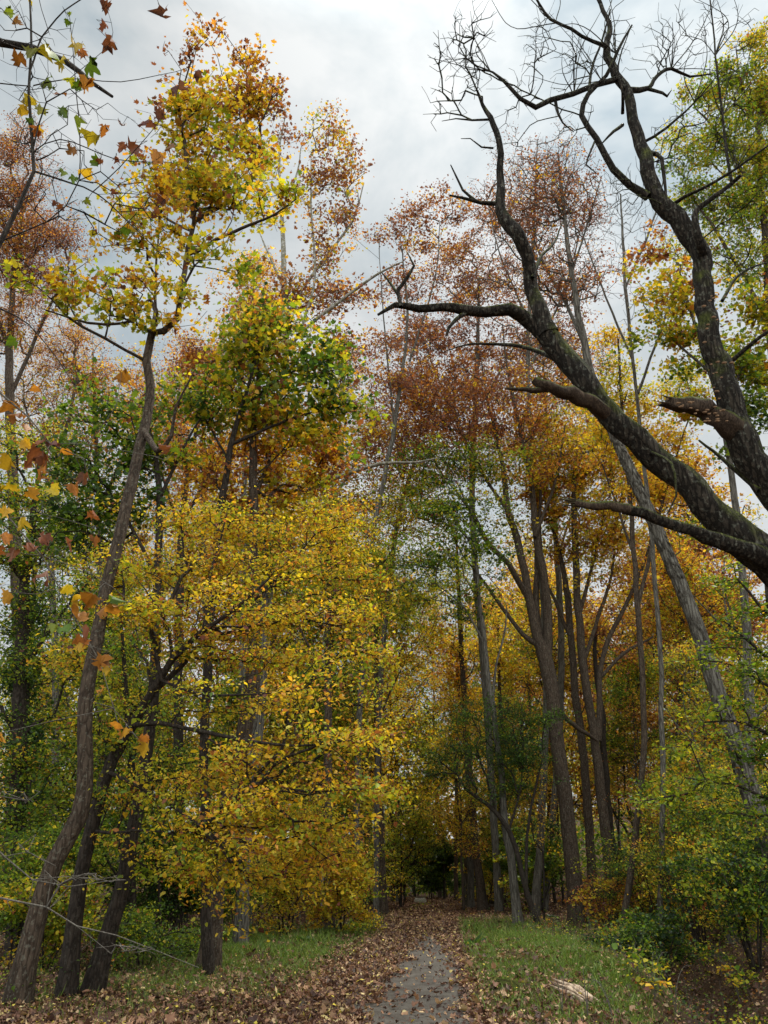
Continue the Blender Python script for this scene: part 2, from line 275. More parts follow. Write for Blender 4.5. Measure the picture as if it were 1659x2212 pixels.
# ------------------------------------------------------------------ trees
CM = 2.5; SZ = .88
class Tree:
    def __init__(s, name, label, cat, seed, base, bark=None, group=None, gnarl=.04, r0=.0045):
        s.rng = np.random.default_rng(seed); s.base = np.asarray(base, float); s.name = name; s.label = label; s.cat = cat; s.group = group
        s.bark = bark or B_BROWN; s.P = []; s.par = []; s.L = []; s.mr = []; s.tr = MB(); s.mbs = [s.tr]; s.own = []; s.gn = gnarl; s.r0 = r0
        s.lv = []; s.have = 0; s.extra = []
    def px(s, pts):
        Y = s.base[1]; o = []
        for q in pts:
            p = P(q[0], q[1], Y + q[2]); o.append([*p, q[3] / 2 * axd(p) / F0])
        return np.array(o)
    def stem(s, pts, world=False, trunk=False, sides=None, flare=None, mb=None, gn=None, step=None, rough=.05, ground=True, keep=None):
        q = np.array(pts, float) if world else s.px(pts)
        if trunk and ground and not world: q[0, :3] = s.base; q[0, 2] -= .12
        L = np.linalg.norm(np.diff(q[:, :3], axis=0), axis=1).sum(); step = step or (max(.16, min(.5, L / 12)))
        c = catmull(q, step); c[:, 3] = np.maximum(c[:, 3], .002); g = s.gn if gn is None else gn
        j = s.rng.normal(0, g, (len(c), 3)); j[0] = 0; j[-1] *= .3; j = (j + np.roll(j, 1, 0)) / 2
        j[0] = 0; c[:, :3] += j * np.minimum(1, .3 + c[:, 3:4] * 6)
        if trunk and flare: pass
        sides = sides or (14 if c[0, 3] > .12 else 9 if c[0, 3] > .05 else 6)
        if mb is None and trunk: mb = s.tr
        if mb is None: mb = MB(); s.mbs.append(mb)
        oi = s.mbs.index(mb) if mb in s.mbs else 0
        mb.tube(c[:, :3], c[:, 3], sides, rough, s.rng, flare=flare)
        par = -1; d0 = 0
        if s.P:
            A = np.array(s.P); i = int(np.argmin(((A - c[0, :3]) ** 2).sum(1))); par = i; d0 = s.L[i]
        for k, p in enumerate(c):
            if k: d0 += np.linalg.norm(p[:3] - c[k - 1, :3])
            if keep is None or k / len(c) >= keep or k == 0:
                s.P.append(p[:3]); s.own.append(oi); s.par.append(par); s.L.append(d0); s.mr.append(p[3]); par = len(s.P) - 1
        s.have = len(s.P); return c
    def twigs(s, T, V, seg=.45, cap_r=9, alpha=.28, droop=.05, curl=.12):
        """grow branches to every target point"""
        n0 = len(s.P); cap = n0 + len(T) * 30; A = np.zeros((cap, 3)); A[:n0] = s.P; Ln = np.zeros(cap); Ln[:n0] = s.L; n = n0
        MR = np.zeros(cap); MR[:n0] = s.mr
        d0 = np.array([np.min(((A[:n0] - t) ** 2).sum(1)) for t in T]) if len(T) else np.zeros(0)
        par = list(s.par); own = list(s.own); tips = []
        for ti in np.argsort(d0):
            t = T[ti]; d = np.sqrt(((A[:n] - t) ** 2).sum(1)); c = d + alpha * Ln[:n] + .35 * np.maximum(0, A[:n, 2] - t[2]); i = int(np.argmin(c)); a = A[i]
            L = d[i]; k = min(24, max(1, int(L / seg + .5))); bow = s.rng.normal(0, curl, 3) * L; bow[2] = abs(bow[2]) * .8 + droop * L
            prev = i
            for j in range(1, k + 1):
                u = j / k; p = a + (t - a) * u + bow * (4 * u * (1 - u)) * .5 + (s.rng.normal(0, .05, 3) * seg if j < k else 0)
                A[n] = p; Ln[n] = Ln[prev] + L / k; par.append(prev); own.append(own[prev]); prev = n; n += 1
            tips.append((prev, ti))
        A = A[:n]; par = np.array(par); cnt = np.zeros(n)
        for p_, _ in tips: cnt[p_] += 1
        for i in range(n - 1, n0 - 1, -1): cnt[par[i]] += cnt[i]
        e = np.arange(n0, n); r = np.minimum(s.r0 * np.maximum(cnt, 1) ** .46, cap_r); lim = np.full(n, 1e9); lim[:n0] = MR[:n0]
        if len(e):
            rb = r[e]; ra = np.where(par[e] < n0, np.minimum(r[e] * 1.1, np.maximum(lim[par[e]], .004)), np.minimum(r[par[e]], r[e] * 1.5))
            ow = np.array(own)[e]
            for oi in np.unique(ow):
                for big, sd in ((rb > .02, 7), (rb <= .02, 4 if s.r0 > .003 else 3)):
                    k_ = big & (ow == oi); s.mbs[oi].sticks(A[par[e]][k_], A[e][k_], ra[k_], rb[k_], sd)
        s.own = own; s.P = list(A); s.par = list(par); s.L = list(Ln[:n]); s.mr = list(MR[:n0]) + list(r[n0:n])
        tip = np.array([t for t, _ in tips], int); vi = np.array([t for _, t in tips], int)
        return A[tip] if len(tip) else np.zeros((0, 3)), A[par[tip]] if len(tip) else np.zeros((0, 3)), V[vi] if len(vi) else V
    def crown(s, blobs, size=.13, kind='lobed', per=10, spread=.22, up=.9, world=False, dy=None, curl=.12, seg=.45, shell=.5, jit=.09, droopd=.35, alpha=.28, noleaf=False, gap=.5, dup=1.0, cm=1.0):
        T = []; Vb = []; rng = s.rng; size = size * SZ
        for b in blobs:
            if world: c = np.array(b[:3], float); rx, ry, rz = b[3], b[3], b[4]; cov = b[5]; v = b[6]; area = math.pi * rx * rz
            else:
                c = P(b[0], b[1], s.base[1] + b[4]); k = axd(c) / F0; rx = b[2] * k; rz = b[3] * k; ry = dy if dy else .75 * max(rx, rz * .8); cov = b[5]; v = b[6]; area = math.pi * rx * rz
            nl = CM * cm * cov * area / (.45 * size * size); nt_ = max(3, int(nl / per * dup))
            if noleaf: nt_ = int(b[5] * 3.6)
            # sub-clumps so that the crown has holes
            nc = max(2, int(nt_ / 9)); cc = np.clip(rng.normal(0, .5, (nc, 3)), -1.35, 1.35) if not noleaf else norm(rng.normal(0, 1, (nc, 3))) * (rng.random((nc, 1)) ** shell)
            pick = rng.integers(0, nc, nt_); q = cc[pick] + rng.normal(0, .16 + .25 / nc ** .5, (nt_, 3)) * np.array([1, 1, gap])
            p = c + q * np.array([rx, ry, rz]); p[:, 2] = np.maximum(p[:, 2], hgt(p[:, 0], p[:, 1]) + .15)
            T.append(p); cv = rng.normal(0, 1, nc)[pick]; Vb.append(v + jit * (.95 * cv + .55 * rng.normal(0, 1, nt_)))
        T = np.vstack(T); Vb = np.concatenate(Vb); tip, pre, vb = s.twigs(T, Vb, seg=seg, alpha=alpha, cap_r=.011 if noleaf else 9)
        if noleaf: return
        m = len(tip); k = int(per); dirs = norm(tip - pre); idx = np.repeat(np.arange(m), k); u = rng.random(m * k)
        seglen = np.minimum(np.linalg.norm(tip - pre, axis=1), .7)[idx]
        pos = tip[idx] - dirs[idx] * (u * seglen)[:, None] + rng.normal(0, spread, (m * k, 3)) * np.array([1, 1, .55])
        side = np.where(rng.random(m * k) > .5, 1., -1.); per_ = norm(np.cross(dirs[idx], np.array([0, 0, 1.0]))); nn = rng.normal(0, 1, (m * k, 3)) * .75 + np.array([0, 0, up])
        dd = dirs[idx] * .6 + per_ * side[:, None] + rng.normal(0, .45, (m * k, 3)) - np.array([0, 0, droopd])
        sz = size * np.clip(rng.lognormal(-.14, .32, m * k), .35, 1.8)
        v_ = vb[idx] + rng.normal(0, .03 + jit * .6, m * k); rr_ = rng.random(m * k); v_ = np.where((rr_ < .09) & (v_ > .3) & (v_ < .72), rng.uniform(.68, .95, m * k), v_); v_ = np.where((rr_ > .91) & (v_ > .2) & (v_ < .72), v_ * .6 + .1, v_)
        s.addleaves(pos, dd, nn, sz, kind, curl, v_)
    def addleaves(s, pos, dd, nn, sz, kind, curl, v):
        s.lv.append((leaf_geo(pos, dd, nn, sz, kind, curl, s.rng), np.clip(v, 0.01, .99), np.clip(s.rng.normal(1, .25, len(pos)), .45, 1.7)))
    def done(s, leafmat=None, trunkname='trunk', crownname='crown'):
        s.root = thing(s.name, s.base, s.label, s.cat, s.group)
        s.tr.build(trunkname, s.bark, s.base, True, s.root); [m_.build('limb', s.bark, s.base, True, s.root) for m_ in s.mbs[1:]]
        for nm, mb, mat in s.extra: mb.build(nm, mat, s.base, True, s.root)
        if s.lv:
            vs, ls, st, tt, av, ab = [], [], [], [], [], []; vo = lo = 0
            for (V, l, sta, t, nf), v, b in s.lv:
                vs.append(V); ls.append(l + vo); st.append(sta + lo); tt.append(t); av.append(np.repeat(v, nf)); ab.append(np.repeat(b, nf)); vo += len(V); lo += len(l)
            me = mesh_np(crownname, np.vstack(vs), np.concatenate(ls), np.concatenate(st), np.concatenate(tt), leafmat or LEAF, {'v': np.concatenate(av), 'b': np.concatenate(ab)}, origin=s.base)
            link(crownname, me, s.root)
        s.lv = None; return s.root
DG, GR, YG, YE, OR, RU, BR, PU = .08, .22, .36, .52, .67, .77, .87, .97
# ------------------------------------------------------------------ ground
def axis(parts):
    o = []
    for a, b, s in parts: o += list(np.arange(a, b, s))
    o.append(parts[-1][1]); return np.array(o)
gx = axis([(-500, -60, 20), (-60, -14, 2), (-14, -4, .5), (-4, 13, .25), (13, 24, .6), (24, 60, 2), (60, 500, 20)])
gy = axis([(-300, -20, 20), (-20, 5, 2), (5, 34, .25), (34, 60, .7), (60, 120, 3), (120, 900, 30)])
X, Yg = np.meshgrid(gx, gy); Z = hgt(X, Yg); rg = np.random.default_rng(1)
near = (np.abs(X) < 20) & (Yg > 3) & (Yg < 50) & (np.abs(X - cx(Yg)) > 1.7)
Z = Z + near * rg.normal(0, .018, Z.shape)
nx, ny = len(gx), len(gy); i = np.arange(ny - 1)[:, None] * nx + np.arange(nx - 1)[None]; q = np.stack([i, i + 1, i + 1 + nx, i + nx], -1).reshape(-1, 4)
def grass_mask(x, y):
    m = g2((x - 3.5) / 1.5, (y - 19) / 8.0) * 1.3
    e = x - cx(y)
    m = m + 1.1 * g2((e + 4.2 + .03 * (y - 20)) / 2.0, (y - 23) / 7.5) + .6 * g2((x - 4.4) / 2.2, (y - 31) / 5)
    m = m + .45 * g2((e + 2.3) / .6, (y - 30) / 9)
    m = m * (np.abs(e) > 1.3) * np.clip(.62 + .5 * np.sin(x * 2.1 + y) * np.cos(y * .9 - x * 1.3) + .3 * np.sin(x * 5.3 - y * 2.2) * np.sin(y * 3.7 + x), 0, 1)
    return np.clip(m, 0, 1) * np.clip((dist_poly(x, y, DITCH) - .7) * 2, 0, 1)
m, nt = newmat('forest_soil')
tc = N(nt, 'ShaderNodeTexCoord'); n1 = N(nt, 'ShaderNodeTexNoise'); n1.inputs['Scale'].default_value = 9; n1.inputs['Detail'].default_value = 10; n1.inputs['Roughness'].default_value = .75
vo = N(nt, 'ShaderNodeTexVoronoi'); vo.inputs['Scale'].default_value = 14; nt.links.new(tc.outputs['Object'], n1.inputs[0]); nt.links.new(tc.outputs['Object'], vo.inputs[0])
r1 = ramp(nt, [(.25, (.022, .014, .009)), (.5, (.065, .038, .022)), (.75, (.13, .07, .04))]); nt.links.new(n1.outputs[0], r1.inputs[0])
r2 = ramp(nt, [(.2, (.03, .05, .012)), (.8, (.09, .11, .022))]); nt.links.new(n1.outputs[0], r2.inputs[0])
at = N(nt, 'ShaderNodeAttribute', attribute_name='grass'); mxx = N(nt, 'ShaderNodeMix', data_type='RGBA'); nt.links.new(at.outputs['Fac'], mxx.inputs['Factor']); nt.links.new(r1.outputs[0], mxx.inputs['A']); nt.links.new(r2.outputs[0], mxx.inputs['B'])
pb = N(nt, 'ShaderNodeBsdfPrincipled'); pb.inputs['Roughness'].default_value = .95; pb.inputs['Specular IOR Level'].default_value = .1; nt.links.new(mxx.outputs['Result'], pb.inputs['Base Color'])
bp = N(nt, 'ShaderNodeBump'); bp.inputs['Distance'].default_value = .06; nt.links.new(n1.outputs[0], bp.inputs['Height']); nt.links.new(bp.outputs[0], pb.inputs['Normal'])
o = N(nt, 'ShaderNodeOutputMaterial'); nt.links.new(pb.outputs[0], o.inputs[0]); SOIL = m
cxm = (X[:-1, :-1] + X[1:, 1:]) / 2; cym = (Yg[:-1, :-1] + Yg[1:, 1:]) / 2
me = mesh_np('ground', np.stack([X, Yg, Z], -1).reshape(-1, 3), q.ravel(), np.arange(len(q)) * 4, np.full(len(q), 4), SOIL, {'grass': grass_mask(cxm, cym).ravel() * .8}, smooth=True)
struct(link('ground', me))
# asphalt path
m, nt = newmat('asphalt')
tc = N(nt, 'ShaderNodeTexCoord'); n1 = N(nt, 'ShaderNodeTexNoise'); n1.inputs['Scale'].default_value = 120; n1.inputs['Detail'].default_value = 4
n2 = N(nt, 'ShaderNodeTexNoise'); n2.inputs['Scale'].default_value = 2.2; n2.inputs['Detail'].default_value = 8; n2.inputs['Roughness'].default_value = .7
nt.links.new(tc.outputs['Object'], n1.inputs[0]); nt.links.new(tc.outputs['Object'], n2.inputs[0])
ra = ramp(nt, [(.3, (.045, .037, .029)), (.7, (.11, .092, .07))]); nt.links.new(n1.outputs[0], ra.inputs[0]); rb_ = ramp(nt, [(.38, (.5, .42, .36)), (.55, (1, 1, 1))]); nt.links.new(n2.outputs[0], rb_.inputs[0])
mu = N(nt, 'ShaderNodeMix', data_type='RGBA', blend_type='MULTIPLY'); mu.inputs['Factor'].default_value = 1; nt.links.new(ra.outputs[0], mu.inputs['A']); nt.links.new(rb_.outputs[0], mu.inputs['B'])
vc = N(nt, 'ShaderNodeTexVoronoi', feature='DISTANCE_TO_EDGE'); vc.inputs['Scale'].default_value = .9
wv = N(nt, 'ShaderNodeVectorMath', operation='MULTIPLY_ADD'); wv.inputs[1].default_value = (.5,) * 3; nt.links.new(n2.outputs['Color'], wv.inputs[0]); nt.links.new(tc.outputs['Object'], wv.inputs[2]); nt.links.new(wv.outputs[0], vc.inputs[0])
ck = N(nt, 'ShaderNodeMapRange'); ck.inputs[1].default_value = .004; ck.inputs[2].default_value = .012; ck.inputs[3].default_value = .8; nt.links.new(vc.outputs[0], ck.inputs[0])
m3 = N(nt, 'ShaderNodeVectorMath', operation='SCALE'); nt.links.new(mu.outputs['Result'], m3.inputs[0]); nt.links.new(ck.outputs[0], m3.inputs['Scale'])
pb = N(nt, 'ShaderNodeBsdfPrincipled'); pb.inputs['Roughness'].default_value = .85; nt.links.new(m3.outputs[0], pb.inputs['Base Color'])
bp = N(nt, 'ShaderNodeBump'); bp.inputs['Distance'].default_value = .006; nt.links.new(n1.outputs[0], bp.inputs['Height']); nt.links.new(bp.outputs[0], pb.inputs['Normal'])
o = N(nt, 'ShaderNodeOutputMaterial'); nt.links.new(pb.outputs[0], o.inputs[0]); ASPH = m
mb = MB(); ys = np.concatenate([np.arange(-10, 5, 1), np.arange(5, 60, .25)]); rr = np.random.default_rng(2)
row = []
for y in ys:
    l = cx(y) - 1.3 + rr.normal(0, .02); r = cx(y) + 1.3 + rr.normal(0, .02)
    for t in np.linspace(0, 1, 9): x = l + (r - l) * t; row.append((x, y, float(hgt(x, y)) + .012))
V = np.array(row); n = len(ys); i = np.arange(n - 1)[:, None] * 9 + np.arange(8)[None]; qq = np.stack([i, i + 1, i + 10, i + 9], -1).reshape(-1, 4)
mb.add_np(V, qq.ravel(), [4] * len(qq)); struct(mb.build('path', ASPH))

# fallen leaves
def scatter_leaves(n, fn, seed, size, kind, vmean, lift=.02, curl=.35, tilt=.38):
    rng = np.random.default_rng(seed); y = 9.5 + 56 * rng.random(n * 3) ** 1.9; x = rng.uniform(-15, 15, n * 3)
    k = rng.random(len(x)) < fn(x, y); x, y = x[k][:n], y[k][:n]
    z = hgt(x, y) + lift + rng.random(len(x)) * .03; m = len(x); d = rng.normal(0, 1, (m, 3)) * [1, 1, .25]; nn = rng.normal(0, tilt, (m, 3)) + [0, 0, 1]
    V, l, s, t, nf = leaf_geo(np.stack([x, y, z], 1), d, nn, size * np.clip(rng.lognormal(-.12, .33, m), .4, 1.9) * (1 + np.clip(y - 25, 0, 40) / 50), kind, curl, rng)
    v = np.clip(rng.choice(vmean, m) + rng.normal(0, .08, m), 0, 1)
    me = mesh_np('fallen_leaves', V, l, s, t, LITTER, {'v': np.repeat(v, nf), 'b': np.repeat(np.clip(rng.normal(1, .22, m), .4, 1.6), nf)})
    return link('fallen_leaves', me)
def asph(x, y):                                            # where the swept asphalt shows
    l = np.interp(y, [9, 12, 15, 17.7, 22.8, 27], [-.62, -.42, -.12, .2, .72, 1.25]); r = np.interp(y, [9, 12, 17.7, 22.8, 27], [1.15, 1.15, 1.5, 1.6, 1.5])
    wob = .14 * np.sin(y * 2.3) + .1 * np.sin(y * 5.1 + 1); return np.clip((x - l - wob) * 4 + .2, 0, 1) * np.clip((r + wob * .6 - x) * 4 + .2, 0, 1) * (y < 27)
def dens(x, y):
    e = x - cx(y); onp = np.clip((1.7 - np.abs(e + .15)) * 3, 0, 1); left = g2((x + 3.2) / 4.2, (y - 11) / 3.6); gm = grass_mask(x, y)
    dd = .30 + .75 * onp + .6 * left; dd = dd * (1 - .5 * gm * (onp < .5)); dd = dd * (1 - .935 * asph(x, y)); fall = np.clip(1.15 - np.maximum(0, np.abs(x - 1) - 7) / 9, .2, 1)
    return np.clip(dd * fall, 0, 1)
stuff(scatter_leaves(90000, dens, 5, .068, 'lobed', [.0, .05, .12, .2, .3, .38, .5, .62, .7]), 'brown fallen leaves littering the path and the forest floor', 'fallen leaves')
stuff(scatter_leaves(36000, dens, 6, .056, 'oval', [.15, .3, .45, .6, .75, .9, .97], lift=.045), 'pale and yellow fallen leaves lying on top of the brown litter', 'fallen leaves')
# grass
rng = np.random.default_rng(7); n = 190000; y = 10 + 34 * rng.random(n) ** 1.2; x = rng.uniform(-9, 9, n); k = rng.random(n) < grass_mask(x, y) * (.5 + .5 * (y < 24)); x, y = x[k], y[k]; kk = 5
x = np.repeat(x, kk) + rng.normal(0, .035, len(x) * kk); y = np.repeat(y, kk) + rng.normal(0, .035, len(y) * kk); m = len(x)
base = np.stack([x, y, hgt(x, y) - .01], 1); h = np.clip(rng.lognormal(-2.35, .42, m), .035, .3) * (1 + (y > 24) * .3); a = rng.uniform(0, 6.28, m); wv = np.stack([np.cos(a), np.sin(a), 0 * a], 1) * .006 * (1 + (y > 20) * .8)[:, None]
ln = rng.normal(0, .55, (m, 3)); ln[:, 2] = 1; ln = norm(ln); mid = base + ln * (h * .55)[:, None]; ln2 = ln + rng.normal(0, .35, (m, 3)); ln2[:, 2] *= .55; tip = mid + norm(ln2) * (h * .55)[:, None]
V = np.stack([base - wv, base + wv, mid + wv * .8, mid - wv * .8, tip], 1).reshape(-1, 3); pat = np.array([0, 1, 2, 3, 3, 2, 4]); L = (pat[None] + np.arange(m)[:, None] * 5).ravel(); tt = np.tile([4, 3], m)
me = mesh_np('grass', V, L, np.concatenate([[0], np.cumsum(tt)[:-1]]), tt, GRASS, {'v': np.repeat(np.clip(rng.beta(2, 2.4, m), 0, 1), 2), 'b': np.repeat(rng.uniform(.7, 1.35, m), 2)})
stuff(link('grass', me), 'short green grass on the banks beside the path', 'grass')

# low undergrowth closing the view under the far crowns
rng = np.random.default_rng(55); n = 26000; y = rng.uniform(70, 84, n); nc = 160; cxx = rng.uniform(-60, 66, nc); cv = rng.normal(.2, .1, nc); ch = rng.uniform(2, 6, nc); k = rng.integers(0, nc, n)
x = cxx[k] + rng.normal(0, 1.5, n); z = hgt(x, y) + ch[k] * rng.random(n) ** .8; geo = leaf_geo(np.stack([x, y, z], 1), rng.normal(0, 1, (n, 3)), rng.normal(0, 1, (n, 3)) + [0, 0, .8], rng.uniform(.3, .5, n), 'oval', .2, rng)
me = mesh_np('undergrowth', geo[0], geo[1], geo[2], geo[3], LEAF, {'v': np.repeat(np.clip(cv[k] + rng.normal(0, .06, n), .02, .9), geo[4]), 'b': np.repeat(rng.uniform(.7, 1.3, n), geo[4])})
stuff(link('undergrowth', me), 'dark green undergrowth closing the view low behind the far trunks', 'undergrowth')

# low weeds and twigs on the shaded floor on both sides
rng = np.random.default_rng(56); nc = 620; cy_ = 10.5 + 24 * rng.random(nc) ** 1.3; sg = rng.random(nc) < .62
cxx = np.where(sg, rng.uniform(4.2, 15, nc), -rng.uniform(4.5, 16, nc)); kp = np.abs(cxx) < 3.2 + cy_ * .55; cxx, cy_ = cxx[kp], cy_[kp]; nc = len(cxx); kk = 26; k = np.repeat(np.arange(nc), kk)
x = cxx[k] + rng.normal(0, .22, nc * kk); y = cy_[k] + rng.normal(0, .22, nc * kk); hh = rng.uniform(.15, .7, nc); z = hgt(x, y) + hh[k] * rng.random(nc * kk); n = nc * kk
geo = leaf_geo(np.stack([x, y, z], 1), rng.normal(0, 1, (n, 3)), rng.normal(0, .45, (n, 3)) + [0, 0, 1], rng.uniform(.025, .065, n), 'broad', .15, rng); cv = rng.choice([.12, .22, .22, .34, .42, .75], nc)
me = mesh_np('weeds', geo[0], geo[1], geo[2], geo[3], LEAF, {'v': np.repeat(np.clip(cv[k] + rng.normal(0, .05, n), .02, .9), geo[4]), 'b': np.repeat(rng.uniform(.6, 1.2, n), geo[4])})
wd = stuff(link('weeds', me), 'low weeds scattered over the shaded forest floor on both sides', 'weeds')
mb = MB(); p0 = np.stack([cxx, cy_, hgt(cxx, cy_) - .02], 1); p0 = np.repeat(p0, 4, 0); p1 = p0 + rng.normal(0, .2, p0.shape) * [1, 1, 0] + np.stack([0 * p0[:, 0], 0 * p0[:, 0], np.repeat(hh, 4) * rng.uniform(.7, 1.3, len(p0))], 1)
mb.sticks(p0, p1, np.full(len(p0), .004), np.full(len(p0), .002), 3); st_ = mb.build('stalks', B_TWIG, parent=wd); st_['kind'] = 'stuff'
# ------------------------------------------------------------------ trees of the foreground (reference points in view units, every tree stands at its own distance)
# tall yellow tulip tree, left
t = Tree('tulip_tree', 'tallest tree at left, crooked brown trunk rising into a yellow crown against the sky', 'tree', 11, G(38, 2175), B_BROWN, gnarl=.03)
t.stem([(38, 2175, 0, 46.5), (75, 2000, 0, 40.2), (120, 1860, 0, 38.1), (170, 1760, 0, 36.6), (187, 1640, 0, 32.4), (196, 1450, 0, 29.6), (228, 1270, .2, 26.8), (262, 1150, .4, 24.7), (292, 1000, .6, 22.5), (318, 900, .8, 20.5), (324, 830, .8, 19), (316, 780, .8, 17.6), (326, 722, .8, 16.9), (352, 716, .6, 14.8), (380, 690, .6, 13.4), (388, 640, .8, 12), (402, 560, 1, 10.6), (420, 478, 1, 9.2)], trunk=True, flare=.35)
for l in ([(420, 478, 1, 11), (408, 400, .6, 9), (398, 300, .4, 7), (385, 220, .2, 4), (392, 150, 0, 2)], [(420, 478, 1, 11), (460, 455, 1.3, 10), (505, 425, 1.6, 9), (548, 375, 2, 8), (562, 300, 2, 6), (548, 210, 1.8, 4), (520, 130, 1.5, 2)],
          [(405, 550, 1, 9), (450, 530, .5, 8), (520, 492, 0, 7), (590, 465, -.4, 5), (640, 430, -.6, 2.5)], [(326, 725, .8, 13), (336, 670, 1.5, 11), (322, 646, 1.6, 9), (304, 660, 1.4, 8), (290, 692, 1, 7), (230, 702, .4, 6), (150, 688, -.2, 5), (90, 668, -.6, 2)],
          [(336, 670, 1.5, 7), (338, 560, 1.8, 5), (345, 470, 2, 4), (330, 400, 2, 2)], [(310, 930, .7, 14), (340, 975, .2, 12), (368, 940, 0, 9), (380, 880, -.2, 6), (420, 800, -.4, 3)],
          [(415, 500, 1, 7), (370, 480, 2, 6), (320, 440, 3, 4), (290, 400, 3.2, 2)]):
    t.stem(l)
t.crown([(440, 215, 62, 55, 0, .95, YE), (535, 235, 68, 90, 1.5, .8, YE), (430, 330, 100, 80, 1, 1.0, YE), (560, 330, 70, 75, 2, .7, YE + .03), (350, 410, 90, 65, 2, 1.1, YE - .02), (480, 420, 110, 75, .5, 1.1, YE - .03),
         (595, 440, 60, 38, -.5, 1.0, YE - .03), (330, 520, 105, 60, 1, .9, YE), (470, 560, 90, 45, 0, .7, YE - .03), (240, 610, 90, 50, 0, .9, YE + .02), (145, 630, 90, 50, -1, .9, YE + .02), (390, 640, 70, 55, 0, .6, YE - .04), (240, 700, 90, 45, .4, .6, YE - .05),
         (460, 250, 130, 150, 1.5, .28, RU)], size=.125, kind='lobed', per=7, spread=.15, seg=.5, cm=.8)
t.crown([(400, 110, 30, 35, 0, .35, RU), (520, 130, 35, 50, 1.5, .35, RU), (600, 200, 35, 60, 1, .3, RU)], size=.10, per=3, kind='lobed', spread=.1)
t.done()

# elm/hornbeam like tree, large sprays of yellow leaves
t = Tree('hornbeam', 'slender leaning tree whose broad layered sprays of golden leaves fill the left middle', 'tree', 12, G(140, 2158), B_DARK, gnarl=.03, r0=.003)
t.stem([(140, 2158, 0, 36), (165, 1960, 0, 30.6), (187, 1830, 0, 28.8), (207, 1740, 0, 27), (245, 1640, 0, 24.3), (290, 1560, -.2, 21.6), (330, 1490, -.5, 17.1), (372, 1425, -.8, 13.5), (430, 1370, -1, 10.8), (500, 1320, -1.2, 7.2), (580, 1250, -1.3, 4.5)], trunk=True, flare=.3)
for l in ([(285, 1567, -.2, 12), (340, 1562, -.6, 10), (400, 1574, -1, 9), (530, 1600, -1.6, 8), (640, 1610, -2, 5), (760, 1600, -2.4, 3)], [(325, 1500, -.5, 13), (400, 1430, -.2, 11), (470, 1360, .2, 9), (580, 1270, .6, 6), (660, 1180, 1, 3)],
          [(372, 1425, -.8, 9), (362, 1350, -1, 7), (330, 1300, -1.2, 4), (300, 1260, -1.4, 2)], [(440, 1362, -1, 8), (452, 1260, -.6, 6), (480, 1150, -.4, 4), (500, 1080, -.2, 2)], [(230, 1665, 0, 9), (300, 1700, -.6, 8), (400, 1760, -1.4, 6), (520, 1850, -2, 3)],
          [(204, 1795, 0, 8), (240, 1800, -.3, 7), (300, 1795, -.8, 6), (380, 1800, -1.2, 3)], [(420, 1575, -1, 6), (520, 1640, -1.6, 5), (640, 1720, -2, 3)], [(350, 1470, -.7, 7), (430, 1500, -1.2, 6), (560, 1500, -1.6, 4), (720, 1480, -2, 2)], [(330, 1490, -.5, 7), (310, 1420, .4, 6), (280, 1380, .8, 3)]):
    t.stem(l)
Y1 = YE - .005
t.crown([(420, 1130, 120, 45, 0, .9, Y1), (560, 1150, 140, 45, .5, 1.0, Y1 + .01), (330, 1220, 110, 45, -.5, 1.1, Y1), (480, 1230, 130, 45, 0, 1.2, Y1 + .01), (650, 1240, 120, 50, .5, 1.0, Y1 + .01), (300, 1320, 80, 40, -1, 1.1, Y1 - .01), (430, 1320, 120, 45, -1, 1.4, Y1),
         (590, 1330, 130, 45, -.5, 1.4, Y1 + .01), (740, 1330, 90, 40, 0, 1.0, Y1 + .02), (380, 1400, 120, 30, -1, 1.0, Y1 - .02), (560, 1410, 120, 38, -1, .9, Y1 - .02), (720, 1420, 110, 40, -1.2, .7, Y1 - .02), (620, 1500, 150, 42, -1.5, 1.0, Y1 - .04),
         (470, 1520, 100, 40, -1, .5, Y1 - .06), (700, 1590, 150, 38, -2, 1.3, Y1 + .01), (560, 1640, 130, 42, -1.8, 1.2, Y1), (740, 1680, 110, 42, -2, 1.2, Y1 + .01), (420, 1680, 120, 42, -1, .9, Y1 - .03), (600, 1740, 140, 45, -2, 1.4, Y1), (740, 1770, 80, 36, -2, .9, Y1),
         (460, 1790, 120, 45, -1.4, 1.2, Y1 - .02), (640, 1830, 130, 42, -1.8, 1.4, Y1), (500, 1890, 120, 45, -1.5, 1.3, Y1 - .02), (660, 1900, 90, 36, -1.5, .8, Y1 - .02), (400, 1900, 80, 45, -1, .8, Y1 - .05), (530, 1965, 90, 26, -1.5, .5, Y1 - .04), (260, 1720, 90, 40, -.5, .8, Y1 - .06),
         (300, 1850, 80, 45, -.5, .6, Y1 - .06), (230, 1560, 90, 40, -.5, .6, Y1 - .07), (790, 1240, 70, 60, 1, .7, Y1 - .02), (800, 1420, 60, 60, .5, .6, Y1 - .04), (810, 1560, 60, 50, -1, .8, Y1 + .02), (790, 1700, 60, 60, -1, .8, Y1 + .01), (690, 1150, 90, 60, 1, .7, Y1), (200, 1250, 60, 60, -.5, .5, Y1 - .02), (160, 1420, 70, 60, -.5, .5, Y1 - .06)],
        size=.082, kind='oval', per=10, spread=.15, up=.9, seg=.3, shell=.55, jit=.085, droopd=.55, gap=.45, curl=.2, alpha=.35, dup=.95, cm=1.1)
t.done()

